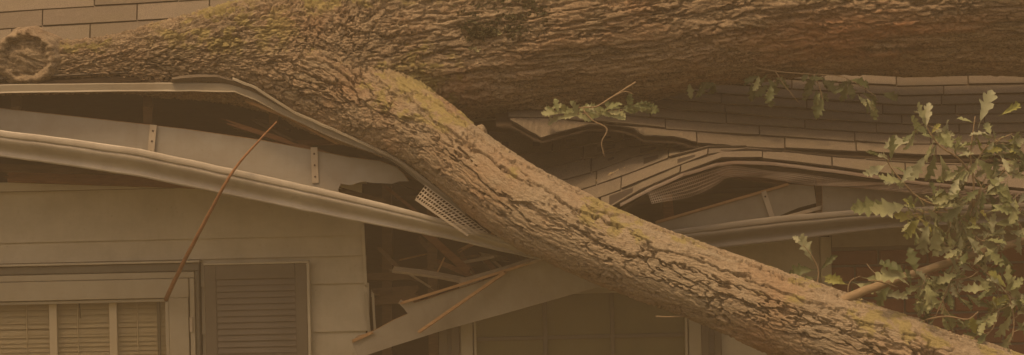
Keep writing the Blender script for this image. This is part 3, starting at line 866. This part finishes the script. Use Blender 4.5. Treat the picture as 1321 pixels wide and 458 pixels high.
def bark_tube(name, ctrl, du, nth, style, mat, parent, fine_to, other=None):
    """ctrl: (x, y, z, r) along the stem. style(u, pos) gives the weights of shaggy flakes and long ridges"""
    dense = catmull(ctrl, 60)
    seg = np.linalg.norm(np.diff(dense[:, :3], axis=0), axis=1)
    L = np.concatenate([[0], np.cumsum(seg)])
    us, u = [], 0.0
    while u < L[-1]:
        us.append(u)
        xx = np.interp(u, L, dense[:, 0])
        u += du if fine_to[0] < xx < fine_to[1] else du * 6
    us.append(L[-1]); us = np.array(us)
    C = np.stack([np.interp(us, L, dense[:, q]) for q in range(4)], 1)
    # smooth the axis a little
    T = np.gradient(C[:, :3], us, axis=0); T /= np.linalg.norm(T, axis=1)[:, None]
    ref = np.array((0, -1.0, 0))
    N = ref - T * (T @ ref)[:, None]; N /= np.linalg.norm(N, axis=1)[:, None]
    B = np.cross(T, N)
    th = np.linspace(0, 2 * np.pi, nth, endpoint=False)
    # more vertices on the side that is seen (theta 0 faces the street)
    th = th - .35 * np.sin(th)
    U, TH = np.meshgrid(us, th, indexing='ij')
    R0 = np.repeat(C[:, 3:4], nth, 1)
    dirs = N[:, None, :] * np.cos(TH)[..., None] + B[:, None, :] * np.sin(TH)[..., None]
    loc = np.stack([U, R0 * np.cos(TH), R0 * np.sin(TH)], -1).reshape(-1, 3)
    pos = (C[:, None, :3] + dirs * R0[..., None]).reshape(-1, 3)
    st = style(pos, loc)
    amp, lenA, widA, flake, ridge = st
    # swell of the stem itself
    swell = (fbm(loc * np.array((2.2, 4, 4)), 3, 40) - .5) * .075 * R0.reshape(-1) / .3
    warp = np.stack([fbm(loc * np.array((9, 26, 26)) + q * 31.7, 3, 50 + 7 * q) - .5 for q in range(3)], 1)
    fw = np.stack([fbm(loc * np.array((40, 90, 90)) + q * 11.7, 2, 80 + 7 * q) - .5 for q in range(3)], 1)
    # big plates
    p = loc * np.stack([1 / lenA, 1 / widA, 1 / widA], 1) + warp * np.array((.55, .6, .6)) + fw * np.array((.40, .52, .52))
    d1, d2, idA, off, across = voronoi(p, 3)
    open_ = sstep(.36, .60, fbm(loc * np.array((7, 15, 15)), 3, 44)) * .6 + .4       # cracks gape in places and close up elsewhere
    depth = open_ * (1 - .62 * sstep(.55, .9, across))
    crack = 1 - (1 - sstep(.012, .045 + .055 * open_, d2 - d1)) * depth
    dome = np.clip(d2 - d1, 0, .8)
    tang = -np.sin(TH.reshape(-1)) * off[:, 1] + np.cos(TH.reshape(-1)) * off[:, 2]
    tilt = np.clip(tang * (.7 + .6 * idA) + off[:, 0] * .45 * (idA - .3), -.8, .8)
    hA = crack * (.80 + .20 * idA) + dome * .06 + tilt * .24 * crack
    # small flakes lying on the plates
    p2 = loc * np.stack([2.9 / lenA, 2.6 / widA, 2.6 / widA], 1) + warp * 1.6 + fw * .8
    e1, e2, idB, off2, ac2 = voronoi(p2, 21)
    hB = sstep(0, .25, e2 - e1) * (.4 + .6 * idB) + np.clip(off2[:, 0] * .5 + off2[:, 1] * .3, -.4, .4)
    # long fibre ridges
    rr = fbm(loc * np.array((3.2, 46, 46)) + warp * 1.3, 4, 5)
    hC = sstep(0, .055, np.abs(rr - .5)) * .75 + rr * .5
    fine = fbm(loc * np.array((70, 170, 170)), 4, 9, .65) - .5
    h = amp * (hA * (1 - ridge) + .30 * hA * ridge) + flake * hB + ridge * amp * .9 * hC + fine * .0068
    disp = swell + h - amp * .7
    fil = np.zeros(len(pos))
    if other is not None:                       # the two stems grow together: fillet where their surfaces meet
        zone = np.where((pos[:, 0] > P(180, 80, -.3).x) & (pos[:, 0] < P(720, 80, -.3).x))[0]
        ax = catmull(other, 14)
        KF = .13
        for c0 in range(0, len(zone), 20000):
            z_ = zone[c0:c0 + 20000]
            dd_ = np.linalg.norm(pos[z_][:, None, :] - ax[None, :, :3], axis=2) - ax[None, :, 3]
            d_ = dd_.min(1)
            fil[z_] = np.clip(KF - np.abs(d_), 0, None) ** 2 / (4 * KF)
        disp = disp + fil
    pos = pos + dirs.reshape(-1, 3) * disp[:, None]
    nu = len(us)
    idx = np.arange(nu * nth).reshape(nu, nth)
    a = idx[:-1]; b = idx[1:]
    quads = np.stack([a, np.roll(a, -1, 1), np.roll(b, -1, 1), b], -1).reshape(-1, 4)
    me = bpy.data.meshes.new(name)
    ends = np.stack([C[0, :3], C[-1, :3]])
    V = np.concatenate([pos, ends])
    tri = np.concatenate([np.stack([np.full(nth, nu * nth), np.roll(idx[0], -1), idx[0]], 1), np.stack([np.full(nth, nu * nth + 1), idx[-1], np.roll(idx[-1], -1)], 1)])
    loops = np.concatenate([quads.reshape(-1), tri.reshape(-1)])
    me.vertices.add(len(V)); me.vertices.foreach_set('co', V.astype(np.float32).reshape(-1))
    me.loops.add(len(loops)); me.loops.foreach_set('vertex_index', loops.astype(np.int32))
    npoly = len(quads) + len(tri)
    me.polygons.add(npoly)
    starts = np.concatenate([np.arange(len(quads)) * 4, len(quads) * 4 + np.arange(len(tri)) * 3])
    me.polygons.foreach_set('loop_start', starts.astype(np.int32))
    me.polygons.foreach_set('use_smooth', np.ones(npoly, bool))
    me.update(calc_edges=True); me.validate()
    att = me.attributes.new('plate', 'FLOAT', 'POINT')
    att.data.foreach_set('value', np.concatenate([idA * .7 + idB * .3, [0, 0]]).astype(np.float32))
    up = dirs.reshape(-1, 3)[:, 2]
    rc = P(1130, 45, -.3)
    dd = np.sqrt(((pos[:, 0] - rc.x) / .75) ** 2 + ((pos[:, 2] - rc.z) / .12) ** 2)
    red_ = sstep(1.2, .2, dd) * sstep(.38, .6, fbm(pos * np.array((4, 14, 14)), 3, 77)) * .75 if name == 'trunk' else 0 * up
    att = me.attributes.new('red', 'FLOAT', 'POINT')
    att.data.foreach_set('value', np.concatenate([red_, [0, 0]]).astype(np.float32))
    att = me.attributes.new('tone', 'FLOAT', 'POINT')
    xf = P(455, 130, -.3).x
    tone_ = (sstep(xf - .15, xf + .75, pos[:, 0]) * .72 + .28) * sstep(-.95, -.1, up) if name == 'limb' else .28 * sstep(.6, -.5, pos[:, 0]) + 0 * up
    att.data.foreach_set('value', np.concatenate([tone_, [0, 0]]).astype(np.float32))
    moss = sstep(-.05, .75, up) * sstep(.40, .60, fbm(pos * 5.5 + 3.1, 4, 61)) * 1.1
    moss = np.maximum(moss, MOSS(pos, up)) * (.35 + .65 * sstep(.42, .60, fbm(pos * 22 + 9, 4, 66, .65)))
    att = me.attributes.new('moss', 'FLOAT', 'POINT')
    att.data.foreach_set('value', np.concatenate([np.clip(moss, 0, 1.2), [0, 0]]).astype(np.float32))
    return link(name, me, mat, parent), C
def MOSS(pos, up):
    # the greenest growth sits in and above the fork
    f = P(535, 105, -.35)
    d = np.sqrt(((pos[:, 0] - f.x) / .20) ** 2 + ((pos[:, 2] - f.z) / .16) ** 2)
    a = sstep(1.5, .3, d) * 1.5
    g = P(300, 40, -.3)
    d2 = np.sqrt(((pos[:, 0] - g.x) / .45) ** 2 + ((pos[:, 2] - g.z) / .16) ** 2)
    return np.maximum(a, sstep(1.5, .2, d2) * .78)

def ctrl(px, py, y, r): v = P(px, py, y); return (v.x, v.y, v.z, r)
# trunk: lower / upper edges measured, radius in metres
TR = [(-2.9, -.30, 2.98, .07)]
for px, y, zc, r in ((0, -.295, 2.935, .090), (110, -.295, 2.942, .098), (200, -.285, 2.962, .125), (270, -.265, 2.99, .16), (340, -.235, 3.02, .21), (400, -.19, 3.03, .26), (460, -.15, 3.02, .305), (600, -.07, 3.085, .335), (800, -.03, 3.165, .345), (1000, 0.0, 3.275, .345), (1150, 0.0, 3.31, .35), (1320, 0.0, 3.325, .36)):
    s = (y - CAM_Y) / FOC
    TR.append(((px - CX) * s * CA + (zc - CAM_Z) * SA, y, zc - (px - CX) * s * SA, r))
TR += [(3.2, .02, 3.24, .40), (4.6, .05, 3.22, .46)]
def trunk_style(pos, loc):
    x = pos[:, 0]
    t = sstep(-.95, -.15, x)                     # shaggy flakes on the left, long smooth ridges on the right
    amp = .026 * (1 - t) + .038 * t
    lenA = .060 * (1 - t) + .30 * t
    widA = .026 * (1 - t) + .075 * t
    flake = .010 * (1 - t) + .006 * t
    ridge = .10 * (1 - t) + .68 * t
    return amp, lenA, widA, flake, ridge
tree = empty('fallen_tree', (4.6, .05, 0), 'huge fallen oak tree lying across the crushed roof with a forking limb', 'tree')
LB = [ctrl(200, 78, -.28, .06), ctrl(280, 76, -.28, .095), ctrl(365, 92, -.30, .145), ctrl(400, 104, -.31, .165), ctrl(455, 128, -.34, .170), ctrl(534, 162, -.44, .142), ctrl(593, 205, -.53, .130), ctrl(653, 250, -.61, .137), ctrl(720, 288, -.68, .140),
      ctrl(820, 333, -.76, .134), ctrl(900, 364, -.82, .134), ctrl(1000, 403, -.89, .137), ctrl(1100, 441, -.96, .142), ctrl(1290, 510, -1.08, .145), (3.2, -1.4, 1.12, .13), (5.4, -1.9, .10, .10)]
def limb_style(pos, loc):
    low = sstep(.2, -.8, loc[:, 2] * 0 + 0)
    x = pos[:, 0]
    t = sstep(-.75, -.15, x)
    v = fbm(loc * np.array((3, 9, 9)), 2, 71)
    th_ = np.arctan2(loc[:, 2], loc[:, 1])       # 0 faces the street
    upn = np.sin(th_) * np.sign(1.0)
    amp = .028 * (1 - t) + (.027 + .010 * v) * t
    lenA = .09 * (1 - t) + (.26 + .20 * v) * t
    widA = .036 * (1 - t) + (.050 + .04 * v) * t
    flake = .007 * (1 - t) + .0036 * t
    ridge = .04 + .10 * sstep(.5, .7, v)
    return amp, lenA, widA, flake, ridge
trunk, TC = bark_tube('trunk', TR, .0052, 420, trunk_style, M['bark'], tree, (-2.3, 2.35), LB)
limb, LCN = bark_tube('limb', LB, .0036, 330, limb_style, M['limb_bark'], tree, (-2.0, 1.9), TR)

# healed knot at the left end: rolled rim round a sunken rough face
kc = P(36, 74, -.385)
vs_, fs = [], []
na, nr = 72, 26
prof = [(0, .026), (.2, .028), (.45, .020), (.60, .012), (.68, .014), (.75, .028), (.83, .038), (.92, .040), (1.0, .030), (1.07, .010), (1.14, -.02), (1.22, -.07)]
pr_ = np.array(prof)
tt = np.linspace(0, 1, nr)
rr_ = np.interp(tt, np.linspace(0, 1, len(prof)), pr_[:, 0]); hh_ = np.interp(tt, np.linspace(0, 1, len(prof)), pr_[:, 1])
for i in range(nr):
    for k in range(na):
        a = 2 * math.pi * k / na
        g = np.array([[math.cos(a) * 2.2 + 9, math.sin(a) * 2.2, rr_[i] * 3]])
        w = 1 + .42 * (fbm(g, 4, 91)[0] - .5)
        q = np.array([[(math.cos(a) - .6 * math.sin(a)) * rr_[i] * 2.2, (math.sin(a) + .6 * math.cos(a)) * rr_[i] * 7, 2.0]])
        n_ = (fbm(q * np.array((1, 2.2, 1)), 4, 95)[0] - .5)
        wr = (fbm(np.array([[math.cos(a) * 9, math.sin(a) * 9, rr_[i] * 3]]), 3, 97)[0] - .5) if rr_[i] > .66 else 0
        r = rr_[i] * w
        vs_.append(kc + Vector((math.cos(a) * r * .118 + .004 * n_, -hh_[i] - n_ * .04 * (1 if rr_[i] < .68 else .4) - wr * .045, math.sin(a) * r * .104)))
for i in range(nr - 1):
    for k in range(na): fs.append((i * na + k, i * na + (k + 1) % na, (i + 1) * na + (k + 1) % na, (i + 1) * na + k))
knot = link('knot', fix_normals(mesh_from(vs_, fs)), M['bark'], tree, True)
tag(knot, 'round healed knot with rolled bark rim')
# small broken stub on the limb
bm = bmesh.new(); bmesh.ops.create_icosphere(bm, subdivisions=4, radius=1)
c = P(619, 172, -.54)
for v in bm.verts:
    q = np.array([tuple(v.co * 2.3)])
    f = 1 + .5 * (fbm(q, 3, 33)[0] - .5) + .25 * (fbm(q * 4, 2, 34)[0] - .5)
    v.co = Vector((v.co.x * .026, v.co.y * .03, v.co.z * .034)) * f + c + Vector((0, 0, -.002))
me = bpy.data.meshes.new('stub'); bm.to_mesh(me); bm.free()
link('branch_stub', me, M['limb_bark'], tree, True)

# dark moss tuft and pale lichen on the upper trunk
def tuft(name, spots, n, size, mat):
    vs_, fs = [], []
    for (px, py, rx, ry) in spots:
        clumps = [(px + random.gauss(0, rx * .5), py + random.gauss(0, ry * .5), random.uniform(.08, .26)) for _ in range(max(2, n // 40))]
        for _ in range(n):
            c_ = random.choice(clumps)
            x_, y_ = c_[0] + random.gauss(0, rx * c_[2] * .8), c_[1] + random.gauss(0, ry * c_[2] * .7)
            y0 = -.36
            w = P(x_, y_, y0)
            # set it on the bark
            j = int(np.argmin(np.abs(TC[:, 0] - w.x))); cz, cy, R = TC[j, 2], TC[j, 1], TC[j, 3]
            dz = max(-.98, min(.98, (w.z - cz) / R)); yy = cy - R * math.sqrt(1 - dz * dz) - random.uniform(-.008, .012)
            p = P(x_, y_, yy)
            d = Vector((random.uniform(-1, 1), random.uniform(-1, -.1), random.uniform(-1, 1))).normalized()
            o = d.orthogonal().normalized() * size * random.uniform(.3, .6)
            l = d * size * random.uniform(.5, 1.3)
            b = len(vs_)
            vs_ += [p - o, p + o, p + o * .6 + l, p - o * .6 + l]
            fs.append((b, b + 1, b + 2, b + 3))
    return tag(link(name, mesh_from(vs_, fs), mat, tree), kind='stuff')
tuft('moss_tuft', [(650, 32, 45, 26), (690, 25, 40, 22), (622, 42, 24, 12)], 800, .012, M['moss'])
tuft('lichen', [(703, 54, 14, 7), (686, 57, 6, 4), (722, 50, 9, 5), (660, 20, 8, 5), (640, 44, 6, 3), (610, 62, 10, 4)], 60, .012, M['lichen'])

# ------------------------------------------------------------------ oak leaves
def oak_leaf_mesh(seed):
    r = random.Random(seed)
    half = [(0, .012), (.06, .016), (.12, .05), (.22, .15), (.28, .18), (.32, .115), (.42, .22), (.50, .29), (.54, .26), (.57, .14), (.67, .22), (.74, .25), (.78, .21), (.80, .125), (.88, .15), (.94, .12), (1.0, .02)]
    jl = [[(t + r.uniform(-.015, .015), w * r.uniform(.75, 1.2)) for t, w in half] for _ in range(2)]
    curl, fold, side = r.uniform(-.35, .45), r.uniform(.15, .7), r.uniform(-.25, .25)
    vs_, fs = [], []
    for i, (t, w) in enumerate(half):
        z = -curl * t * t + .02 * math.sin(t * 9 + seed)
        y = side * t * t
        vs_.append((t, y, z))
        for s in (0, 1):
            tt_, ww = jl[s][i]
            sg = 1 if s else -1
            lead = .07 if ww > .12 else 0.0
            vs_.append((tt_ + lead, y + sg * ww, z + fold * ww + r.uniform(-.03, .03)))
    for i in range(len(half) - 1):
        b = i * 3
        fs.append((b, b + 3, b + 4, b + 1)); fs.append((b, b + 2, b + 5, b + 3))
    # stalk
    b = len(vs_)
    vs_ += [(-.16, -.008, .0), (-.16, .008, .0), (0, .010, .0), (0, -.010, .0)]
    fs.append((b, b + 1, b + 2, b + 3))
    me = mesh_from(vs_, fs)
    me.polygons.foreach_set('use_smooth', [True] * len(me.polygons))
    return me
LEAF = {}
for mname in ('leaf', 'leaf_pale', 'leaf_yellow', 'leaf_dark', 'leaf_dead'):
    LEAF[mname] = []
    for q in range(6):
        me = oak_leaf_mesh(q * 7 + 3); me.materials.append(M[mname]); LEAF[mname].append(me)
def put_leaf(parent, p, d, size, mname, facing=None):
    d = Vector(d).normalized()
    n = facing if facing is not None else Vector((random.uniform(-.8, .8), random.uniform(-1, -.1), random.uniform(-.3, 1.0)))
    s = n.cross(d)
    if s.length < .05: s = d.orthogonal()
    s.normalize(); n = d.cross(s).normalized()
    me = random.choice(LEAF[mname])
    o = bpy.data.objects.new('leaf', me); col.objects.link(o)
    o.parent = parent; o.matrix_parent_inverse = PINV.get(parent.name, Matrix.Identity(4))
    m = Matrix((d, s, n)).transposed().to_4x4()
    o.matrix_basis = Matrix.Translation(Vector(p) + d * size * .14) @ m @ Matrix.Diagonal((size, size * random.uniform(.62, 1.05), size, 1))
    return o
def pick(w): return random.choices(list(w.keys()), list(w.values()))[0]

# leafy branch growing from the limb at lower right
def px_tube(name, pts, r0, r1, mat, parent, sides=7, wob=.12, n=4):
    W = [P(*q) for q in pts]
    rs = [r0 + (r1 - r0) * i / (len(W) - 1) for i in range(len(W))]
    return tube(name, W, rs, mat, parent, sides, n, wob)[0]
branch = px_tube('leafy_branch', [(1060, 402, -.99), (1105, 379, -1.0), (1150, 363, -1.0), (1200, 347, -1.0), (1240, 333, -1.0), (1280, 322, -1.0), (1322, 310, -1.0), (1400, 280, -1.0)], .0165, .012, M['twig'], tree, 10)
tag(branch, 'tan side branch with green lobed oak leaves')
TW = [
 [(1228, 339, -1.0), (1240, 312, -1.01), (1250, 280, -1.03), (1262, 250, -1.04), (1272, 228, -1.05)],
 [(1238, 334, -1.0), (1262, 343, -1.02), (1285, 365, -1.04), (1302, 382, -1.05), (1330, 400, -1.05)],
 [(1230, 340, -1.0), (1225, 365, -1.02), (1215, 390, -1.03), (1204, 414, -1.03)],
 [(1248, 285, -1.03), (1215, 268, -1.05), (1185, 255, -1.06), (1165, 235, -1.07), (1148, 214, -1.08), (1142, 200, -1.08)],
 [(1255, 268, -1.04), (1256, 235, -1.06), (1252, 200, -1.07), (1256, 165, -1.08), (1258, 150, -1.08)],
 [(1254, 225, -1.05), (1235, 203, -1.07), (1214, 190, -1.08), (1200, 172, -1.09), (1190, 150, -1.09)],
 [(1262, 250, -1.04), (1285, 232, -1.05), (1303, 212, -1.06), (1325, 205, -1.06)],
 [(1262, 205, -1.06), (1272, 190, -1.07), (1290, 180, -1.08), (1306, 172, -1.08)],
 [(1250, 282, -1.03), (1222, 275, -1.05), (1195, 274, -1.07), (1170, 278, -1.08)],
 [(1250, 290, -1.02), (1258, 305, -1.04), (1270, 312, -1.05)],
 [(1280, 322, -1.0), (1292, 300, -1.02), (1305, 285, -1.03), (1318, 270, -1.03)],
 [(1150, 363, -1.0), (1128, 352, -.98), (1118, 340, -.97)],
 [(1196, 350, -1.0), (1190, 372, -1.02), (1182, 392, -1.02)],
 [(1226, 362, -1.0), (1250, 358, -1.03), (1262, 350, -1.03)],
 [(1285, 365, -1.03), (1290, 395, -1.04), (1280, 425, -1.04), (1262, 440, -1.04)],
 [(1302, 382, -1.05), (1308, 410, -1.05), (1306, 440, -1.05)],
]
for t in TW: px_tube('twig', t, .0045 if len(t) > 4 else .0032, .0016, M['twig'], branch, 6, .1, 3)
weights = {'leaf': 5, 'leaf_pale': 3.4, 'leaf_yellow': .5, 'leaf_dark': 2.0}
def d_px(dx, dy, dep=0.0): return Vector((dx, dep, -dy))
def leaf_px(parent, px, py, y, dx, dy, length, mname, dep=0.0, facing=None):
    s = (y - CAM_Y) / FOC
    put_leaf(parent, P(px, py, y), d_px(dx, dy, dep), length * s, mname, facing)
FR = Vector((.1, -1, .25))
# leaves one can trace in the photograph: base, direction, length in picture units
for (px, py, dx, dy, ln, mn) in [
    (1195, 170, 3, -30, 42, 'leaf_pale'), (1197, 168, -14, -26, 36, 'leaf'), (1182, 182, -34, 0, 38, 'leaf_pale'), (1184, 178, -4, -24, 30, 'leaf'), (1200, 172, 24, 2, 26, 'leaf_pale'),
    (1262, 165, 14, -40, 50, 'leaf_pale'), (1258, 160, -18, -10, 24, 'leaf'), (1288, 150, 30, -14, 34, 'leaf_yellow'), (1275, 175, 4, 26, 34, 'leaf'), (1215, 185, 28, 8, 38, 'leaf_pale'),
    (1196, 195, -14, 34, 46, 'leaf_pale'), (1212, 192, 6, 36, 42, 'leaf'), (1205, 190, 0, 40, 44, 'leaf'), (1168, 235, -26, -2, 34, 'leaf'), (1150, 212, -4, -30, 36, 'leaf'), (1146, 210, -22, 14, 36, 'leaf_pale'),
    (1175, 262, -42, 12, 52, 'leaf'), (1150, 262, -48, 6, 44, 'leaf'), (1160, 240, 14, -20, 30, 'leaf_pale'), (1212, 238, 2, 26, 32, 'leaf_yellow'), (1200, 278, -44, 4, 46, 'leaf_yellow'), (1190, 280, -24, 22, 34, 'leaf_yellow'),
    (1214, 276, 22, 14, 34, 'leaf_pale'), (1208, 280, -6, 46, 52, 'leaf'), (1200, 282, -12, 44, 50, 'leaf_pale'), (1206, 284, 10, 42, 48, 'leaf'), (1236, 284, 2, 30, 36, 'leaf'), (1254, 200, 22, 22, 42, 'leaf'),
    (1270, 225, 20, 20, 44, 'leaf'), (1285, 205, 26, 10, 36, 'leaf'), (1296, 180, 24, 6, 30, 'leaf_yellow'), (1285, 215, -4, 30, 36, 'leaf_pale'), (1240, 225, -14, 20, 34, 'leaf_pale'), (1232, 215, -20, 16, 34, 'leaf'),
    (1278, 290, 34, -4, 42, 'leaf'), (1290, 320, 14, 34, 40, 'leaf_dark'), (1270, 315, 14, 24, 32, 'leaf'), (1298, 345, 8, 38, 44, 'leaf'), (1292, 375, 10, 34, 40, 'leaf'), (1305, 400, -10, 30, 36, 'leaf'),
    (1178, 358, -40, -8, 48, 'leaf'), (1172, 356, -30, -20, 40, 'leaf_dark'), (1182, 356, -6, -28, 36, 'leaf_dark'), (1195, 358, 4, 34, 40, 'leaf'), (1190, 362, 14, 30, 38, 'leaf'), (1150, 365, -14, 20, 34, 'leaf_dark'),
    (1240, 250, -24, 8, 34, 'leaf'), (1268, 240, 18, 26, 40, 'leaf_dark'), (1246, 262, -22, 18, 34, 'leaf_dark'), (1275, 262, 20, 10, 32, 'leaf'), (1310, 250, -4, 32, 40, 'leaf'), (1300, 232, -6, 28, 34, 'leaf')]:
    leaf_px(branch, px, py, -1.07 + random.uniform(-.05, .04), dx, dy, ln * random.uniform(.82, 1.0), mn, random.uniform(-10, 10), FR + Vector((random.uniform(-.6, .6), 0, random.uniform(-.4, .7))))
# more along the twigs, hanging and half turned
for t in TW:
    for _ in range(11 if len(t) > 4 else 10):
        i = random.randrange(1, len(t)); a = t[i]; b = t[i - 1]; f = random.random()
        px, py, y = (a[q] * f + b[q] * (1 - f) for q in range(3))
        if py > 330 and px < 1180: continue
        if abs(py - (380 - (px - 1100) * .31)) < 16: y += .10
        ang = random.uniform(0, 6.283)
        leaf_px(branch, px, py, y + random.uniform(-.02, .07), math.cos(ang) * 20, math.sin(ang) * 16 + 8, random.uniform(16, 32), pick(weights), random.uniform(-16, 16))
        if random.random() < .6:
            q = (px + math.cos(ang) * 16, py + math.sin(ang) * 14 + 6, y - .02)
            px_tube('twig', [(px, py, y), ((px + q[0]) / 2 + 2, (py + q[1]) / 2, y), q], .0016, .0010, M['twig'], branch, 5, .1, 2)
            for _k in range(2):
                a2 = ang + random.uniform(-1.1, 1.1)
                leaf_px(branch, *q[:2], q[2], math.cos(a2) * 20, math.sin(a2) * 18 + 5, random.uniform(16, 30), pick(weights), random.uniform(-14, 14))

# shoots standing up behind the limb
sh = px_tube('leafy_shoot', [(1052, 372, -.80), (1056, 350, -.80), (1047, 330, -.81), (1036, 316, -.82)], .003, .0012, M['twig'], tree, 6)
for (px, py, dx, dy, ln, mn) in [(1050, 340, -14, -26, 36, 'leaf_pale'), (1040, 322, -10, -14, 22, 'leaf_pale'), (1054, 348, -26, 0, 32, 'leaf_dark'), (1056, 350, 16, -14, 26, 'leaf_dark'), (1055, 356, -24, 8, 34, 'leaf'), (1058, 356, 20, 4, 26, 'leaf_yellow'), (1050, 360, 0, 14, 24, 'leaf')]:
    leaf_px(sh, px, py, -.80, dx, dy, ln, mn, random.uniform(-6, 6), FR)
sh = px_tube('leafy_shoot', [(1100, 392, -.84), (1094, 375, -.84), (1098, 362, -.84), (1110, 356, -.85)], .003, .0012, M['twig'], tree, 6)
for (px, py, dx, dy, ln, mn) in [(1096, 368, -18, -6, 28, 'leaf_yellow'), (1098, 366, 4, 20, 30, 'leaf_dark'), (1100, 364, 18, 8, 30, 'leaf'), (1112, 358, 24, 4, 30, 'leaf'), (1120, 372, 20, 6, 30, 'leaf'), (1135, 378, 20, 4, 30, 'leaf_pale')]:
    leaf_px(sh, px, py, -.86, dx, dy, ln, mn, random.uniform(-6, 6), FR)
st_ = px_tube('twig_stub', [(902, 408, -.80), (880, 408, -.86), (862, 409, -.90), (846, 408, -.92)], .004, .0022, M['twig'], tree, 7)
st_ = px_tube('twig_stub', [(1196, 412, -1.1), (1222, 408, -1.16), (1248, 412, -1.18), (1262, 402, -1.18)], .0032, .002, M['twig'], tree, 7)
st_ = px_tube('twig_stub', [(1158, 371, -1.0), (1135, 363, -1.05), (1120, 362, -1.06)], .0035, .002, M['twig'], tree, 7)

# ------------------------------------------------------------------ loose sprigs on the roof
def sprig(label, stems, leaves, r=.0028, mat='twig'):
    base = P(*stems[0][0])
    e = empty('oak_sprig', base, label, 'oak sprig', 'leafy sprigs on the roof')
    for s in stems: px_tube('twig', s, r, .0013, M[mat], e, 6, .12, 3)
    for (px, py, y, dx, dy, ln, mn) in leaves:
        leaf_px(e, px, py, y, dx, dy, ln, mn, random.uniform(-6, 6), FR + Vector((random.uniform(-.4, .4), 0, random.uniform(-.2, .6))))
    return e
lv = []
for cx_, cy_, n_, w_ in ((715, 146, 9, {'leaf': 3, 'leaf_pale': 1, 'leaf_dark': 2}), (742, 148, 7, {'leaf': 3, 'leaf_pale': 1}), (780, 148, 13, {'leaf': 4, 'leaf_pale': 1, 'leaf_dark': 1}), (810, 140, 9, {'leaf_dark': 3, 'leaf': 1}), (826, 134, 3, {'leaf_dark': 1})):
    for q in range(n_):
        a = random.uniform(-3.3, .2)
        lv.append((cx_ + random.uniform(-12, 12), cy_ + random.uniform(-5, 4), -.40 + random.uniform(-.06, .02), math.cos(a) * 20, math.sin(a) * 8 + 5, random.uniform(16, 27), pick(w_)))
sprig('bright green oak sprig lying over the torn shingle flap under the trunk', [[(832, 138, -.27), (800, 142, -.30), (765, 146, -.32), (730, 146, -.32), (700, 146, -.32)]], lv)
lv = []
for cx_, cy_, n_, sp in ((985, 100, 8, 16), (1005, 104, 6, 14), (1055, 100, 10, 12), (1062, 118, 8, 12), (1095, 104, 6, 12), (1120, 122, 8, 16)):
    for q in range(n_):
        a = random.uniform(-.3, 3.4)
        lv.append((cx_ + random.uniform(-sp, sp), cy_ + random.uniform(-8, 6), -.18 + random.uniform(-.08, .10), math.cos(a) * 14, abs(math.sin(a)) * 22, random.uniform(16, 28), pick({'leaf_dark': 6, 'leaf': .8})))  # mostly the dark leaf colour, standing in for the trunk's shade
sprig('oak foliage hanging below the thick trunk over the shaded shingles, shade put into its leaf colour', [[(960, 84, -.2), (1000, 92, -.2), (1050, 96, -.2), (1090, 100, -.2), (1130, 124, -.2)], [(1050, 96, -.2), (1058, 115, -.2), (1062, 132, -.2)], [(1000, 92, -.2), (1012, 110, -.2), (1030, 132, -.2)]], lv)
lv = []
for q in range(7):
    a = random.uniform(-.4, 3.4)
    lv.append((905 + random.uniform(-24, 24), 106 + random.uniform(-3, 4), -.14, math.cos(a) * 18, abs(math.sin(a)) * 9, random.uniform(16, 24), pick({'leaf_dark': 3, 'leaf': 1})))  # trunk shade put into the colour by choosing darker leaves
sprig('small leaf clump under the trunk left of the hanging foliage, shade put into its leaf colour', [[(940, 100, -.12), (915, 103, -.14), (880, 108, -.14)]], lv)

# bare twigs and a dry leaf
bt = px_tube('bare_twig', [(820, 106, -.40), (790, 125, -.42), (768, 138, -.44), (752, 139, -.45), (764, 155, -.46), (783, 166, -.47), (776, 184, -.47), (780, 202, -.46)], .0034, .0020, M['twig'], None, 7, .15)
tag(bt, 'kinked bare tan twig hanging over the torn flap below the trunk', 'twig')
px_tube('side_twig', [(768, 138, -.44), (752, 139, -.45), (740, 138, -.45)], .0026, .0018, M['twig'], bt, 6)
px_tube('side_twig', [(790, 125, -.42), (806, 118, -.44), (818, 122, -.44)], .002, .0012, M['twig'], bt, 6)
rs = px_tube('broken_stick', [(357, 157, -.50), (330, 186, -.52), (304, 216, -.525), (288, 242, -.52), (262, 290, -.42), (236, 340, -.28), (214, 386, -.07)], .0032, .0098, M['stick'], None, 8, .12)
tag(rs, 'long thin red brown stick leaning from gutter to the window frame', 'stick')
dl = empty('dry_leaf', P(790, 228, -.34), 'curled dry tan leaf lying on the sloping shingles beside the limb', 'leaf')
leaf_px(dl, 775, 232, -.33, 30, -16, 36, 'leaf_dead', 0, Vector((0, -.5, 1)))
leaf_px(dl, 778, 231, -.33, -18, 4, 20, 'leaf_dead', 0, Vector((0, -.5, 1)))
for (px, py, y, c, lab) in ((891, 158, -.05, 'leaf_dead', 'tiny curled dry leaf on the shaded shingles right of the bright sprig'), (1232, 148, .10, 'leaf_dead', 'small dry leaf on shingles between the upright oak leaves')):
    e = empty('dry_leaf', P(px, py, y), lab, 'leaf')
    leaf_px(e, px, py, y, 8, 3, 12, c, 0, Vector((0, -.5, 1)))

# ------------------------------------------------------------------ added brown veil: tints the view and lifts its darks
hz = NT('tint_veil')
hz.n.remove(hz.b)
pv = hz.n.new('ShaderNodeVolumePrincipled')
pv.inputs['Color'].default_value = (.80, .62, .42, 1); pv.inputs['Density'].default_value = TINT_VEIL; pv.inputs['Anisotropy'].default_value = 0.0
hz.l(pv.outputs[0], hz.out.inputs['Volume'])
tag(link('tint_veil', box_mesh(-41, 41, -41, 41, -1.1, 5.6, 0), hz.m), 'added thin brown veil that tints the view and lifts its darks', None, None, 'stuff')
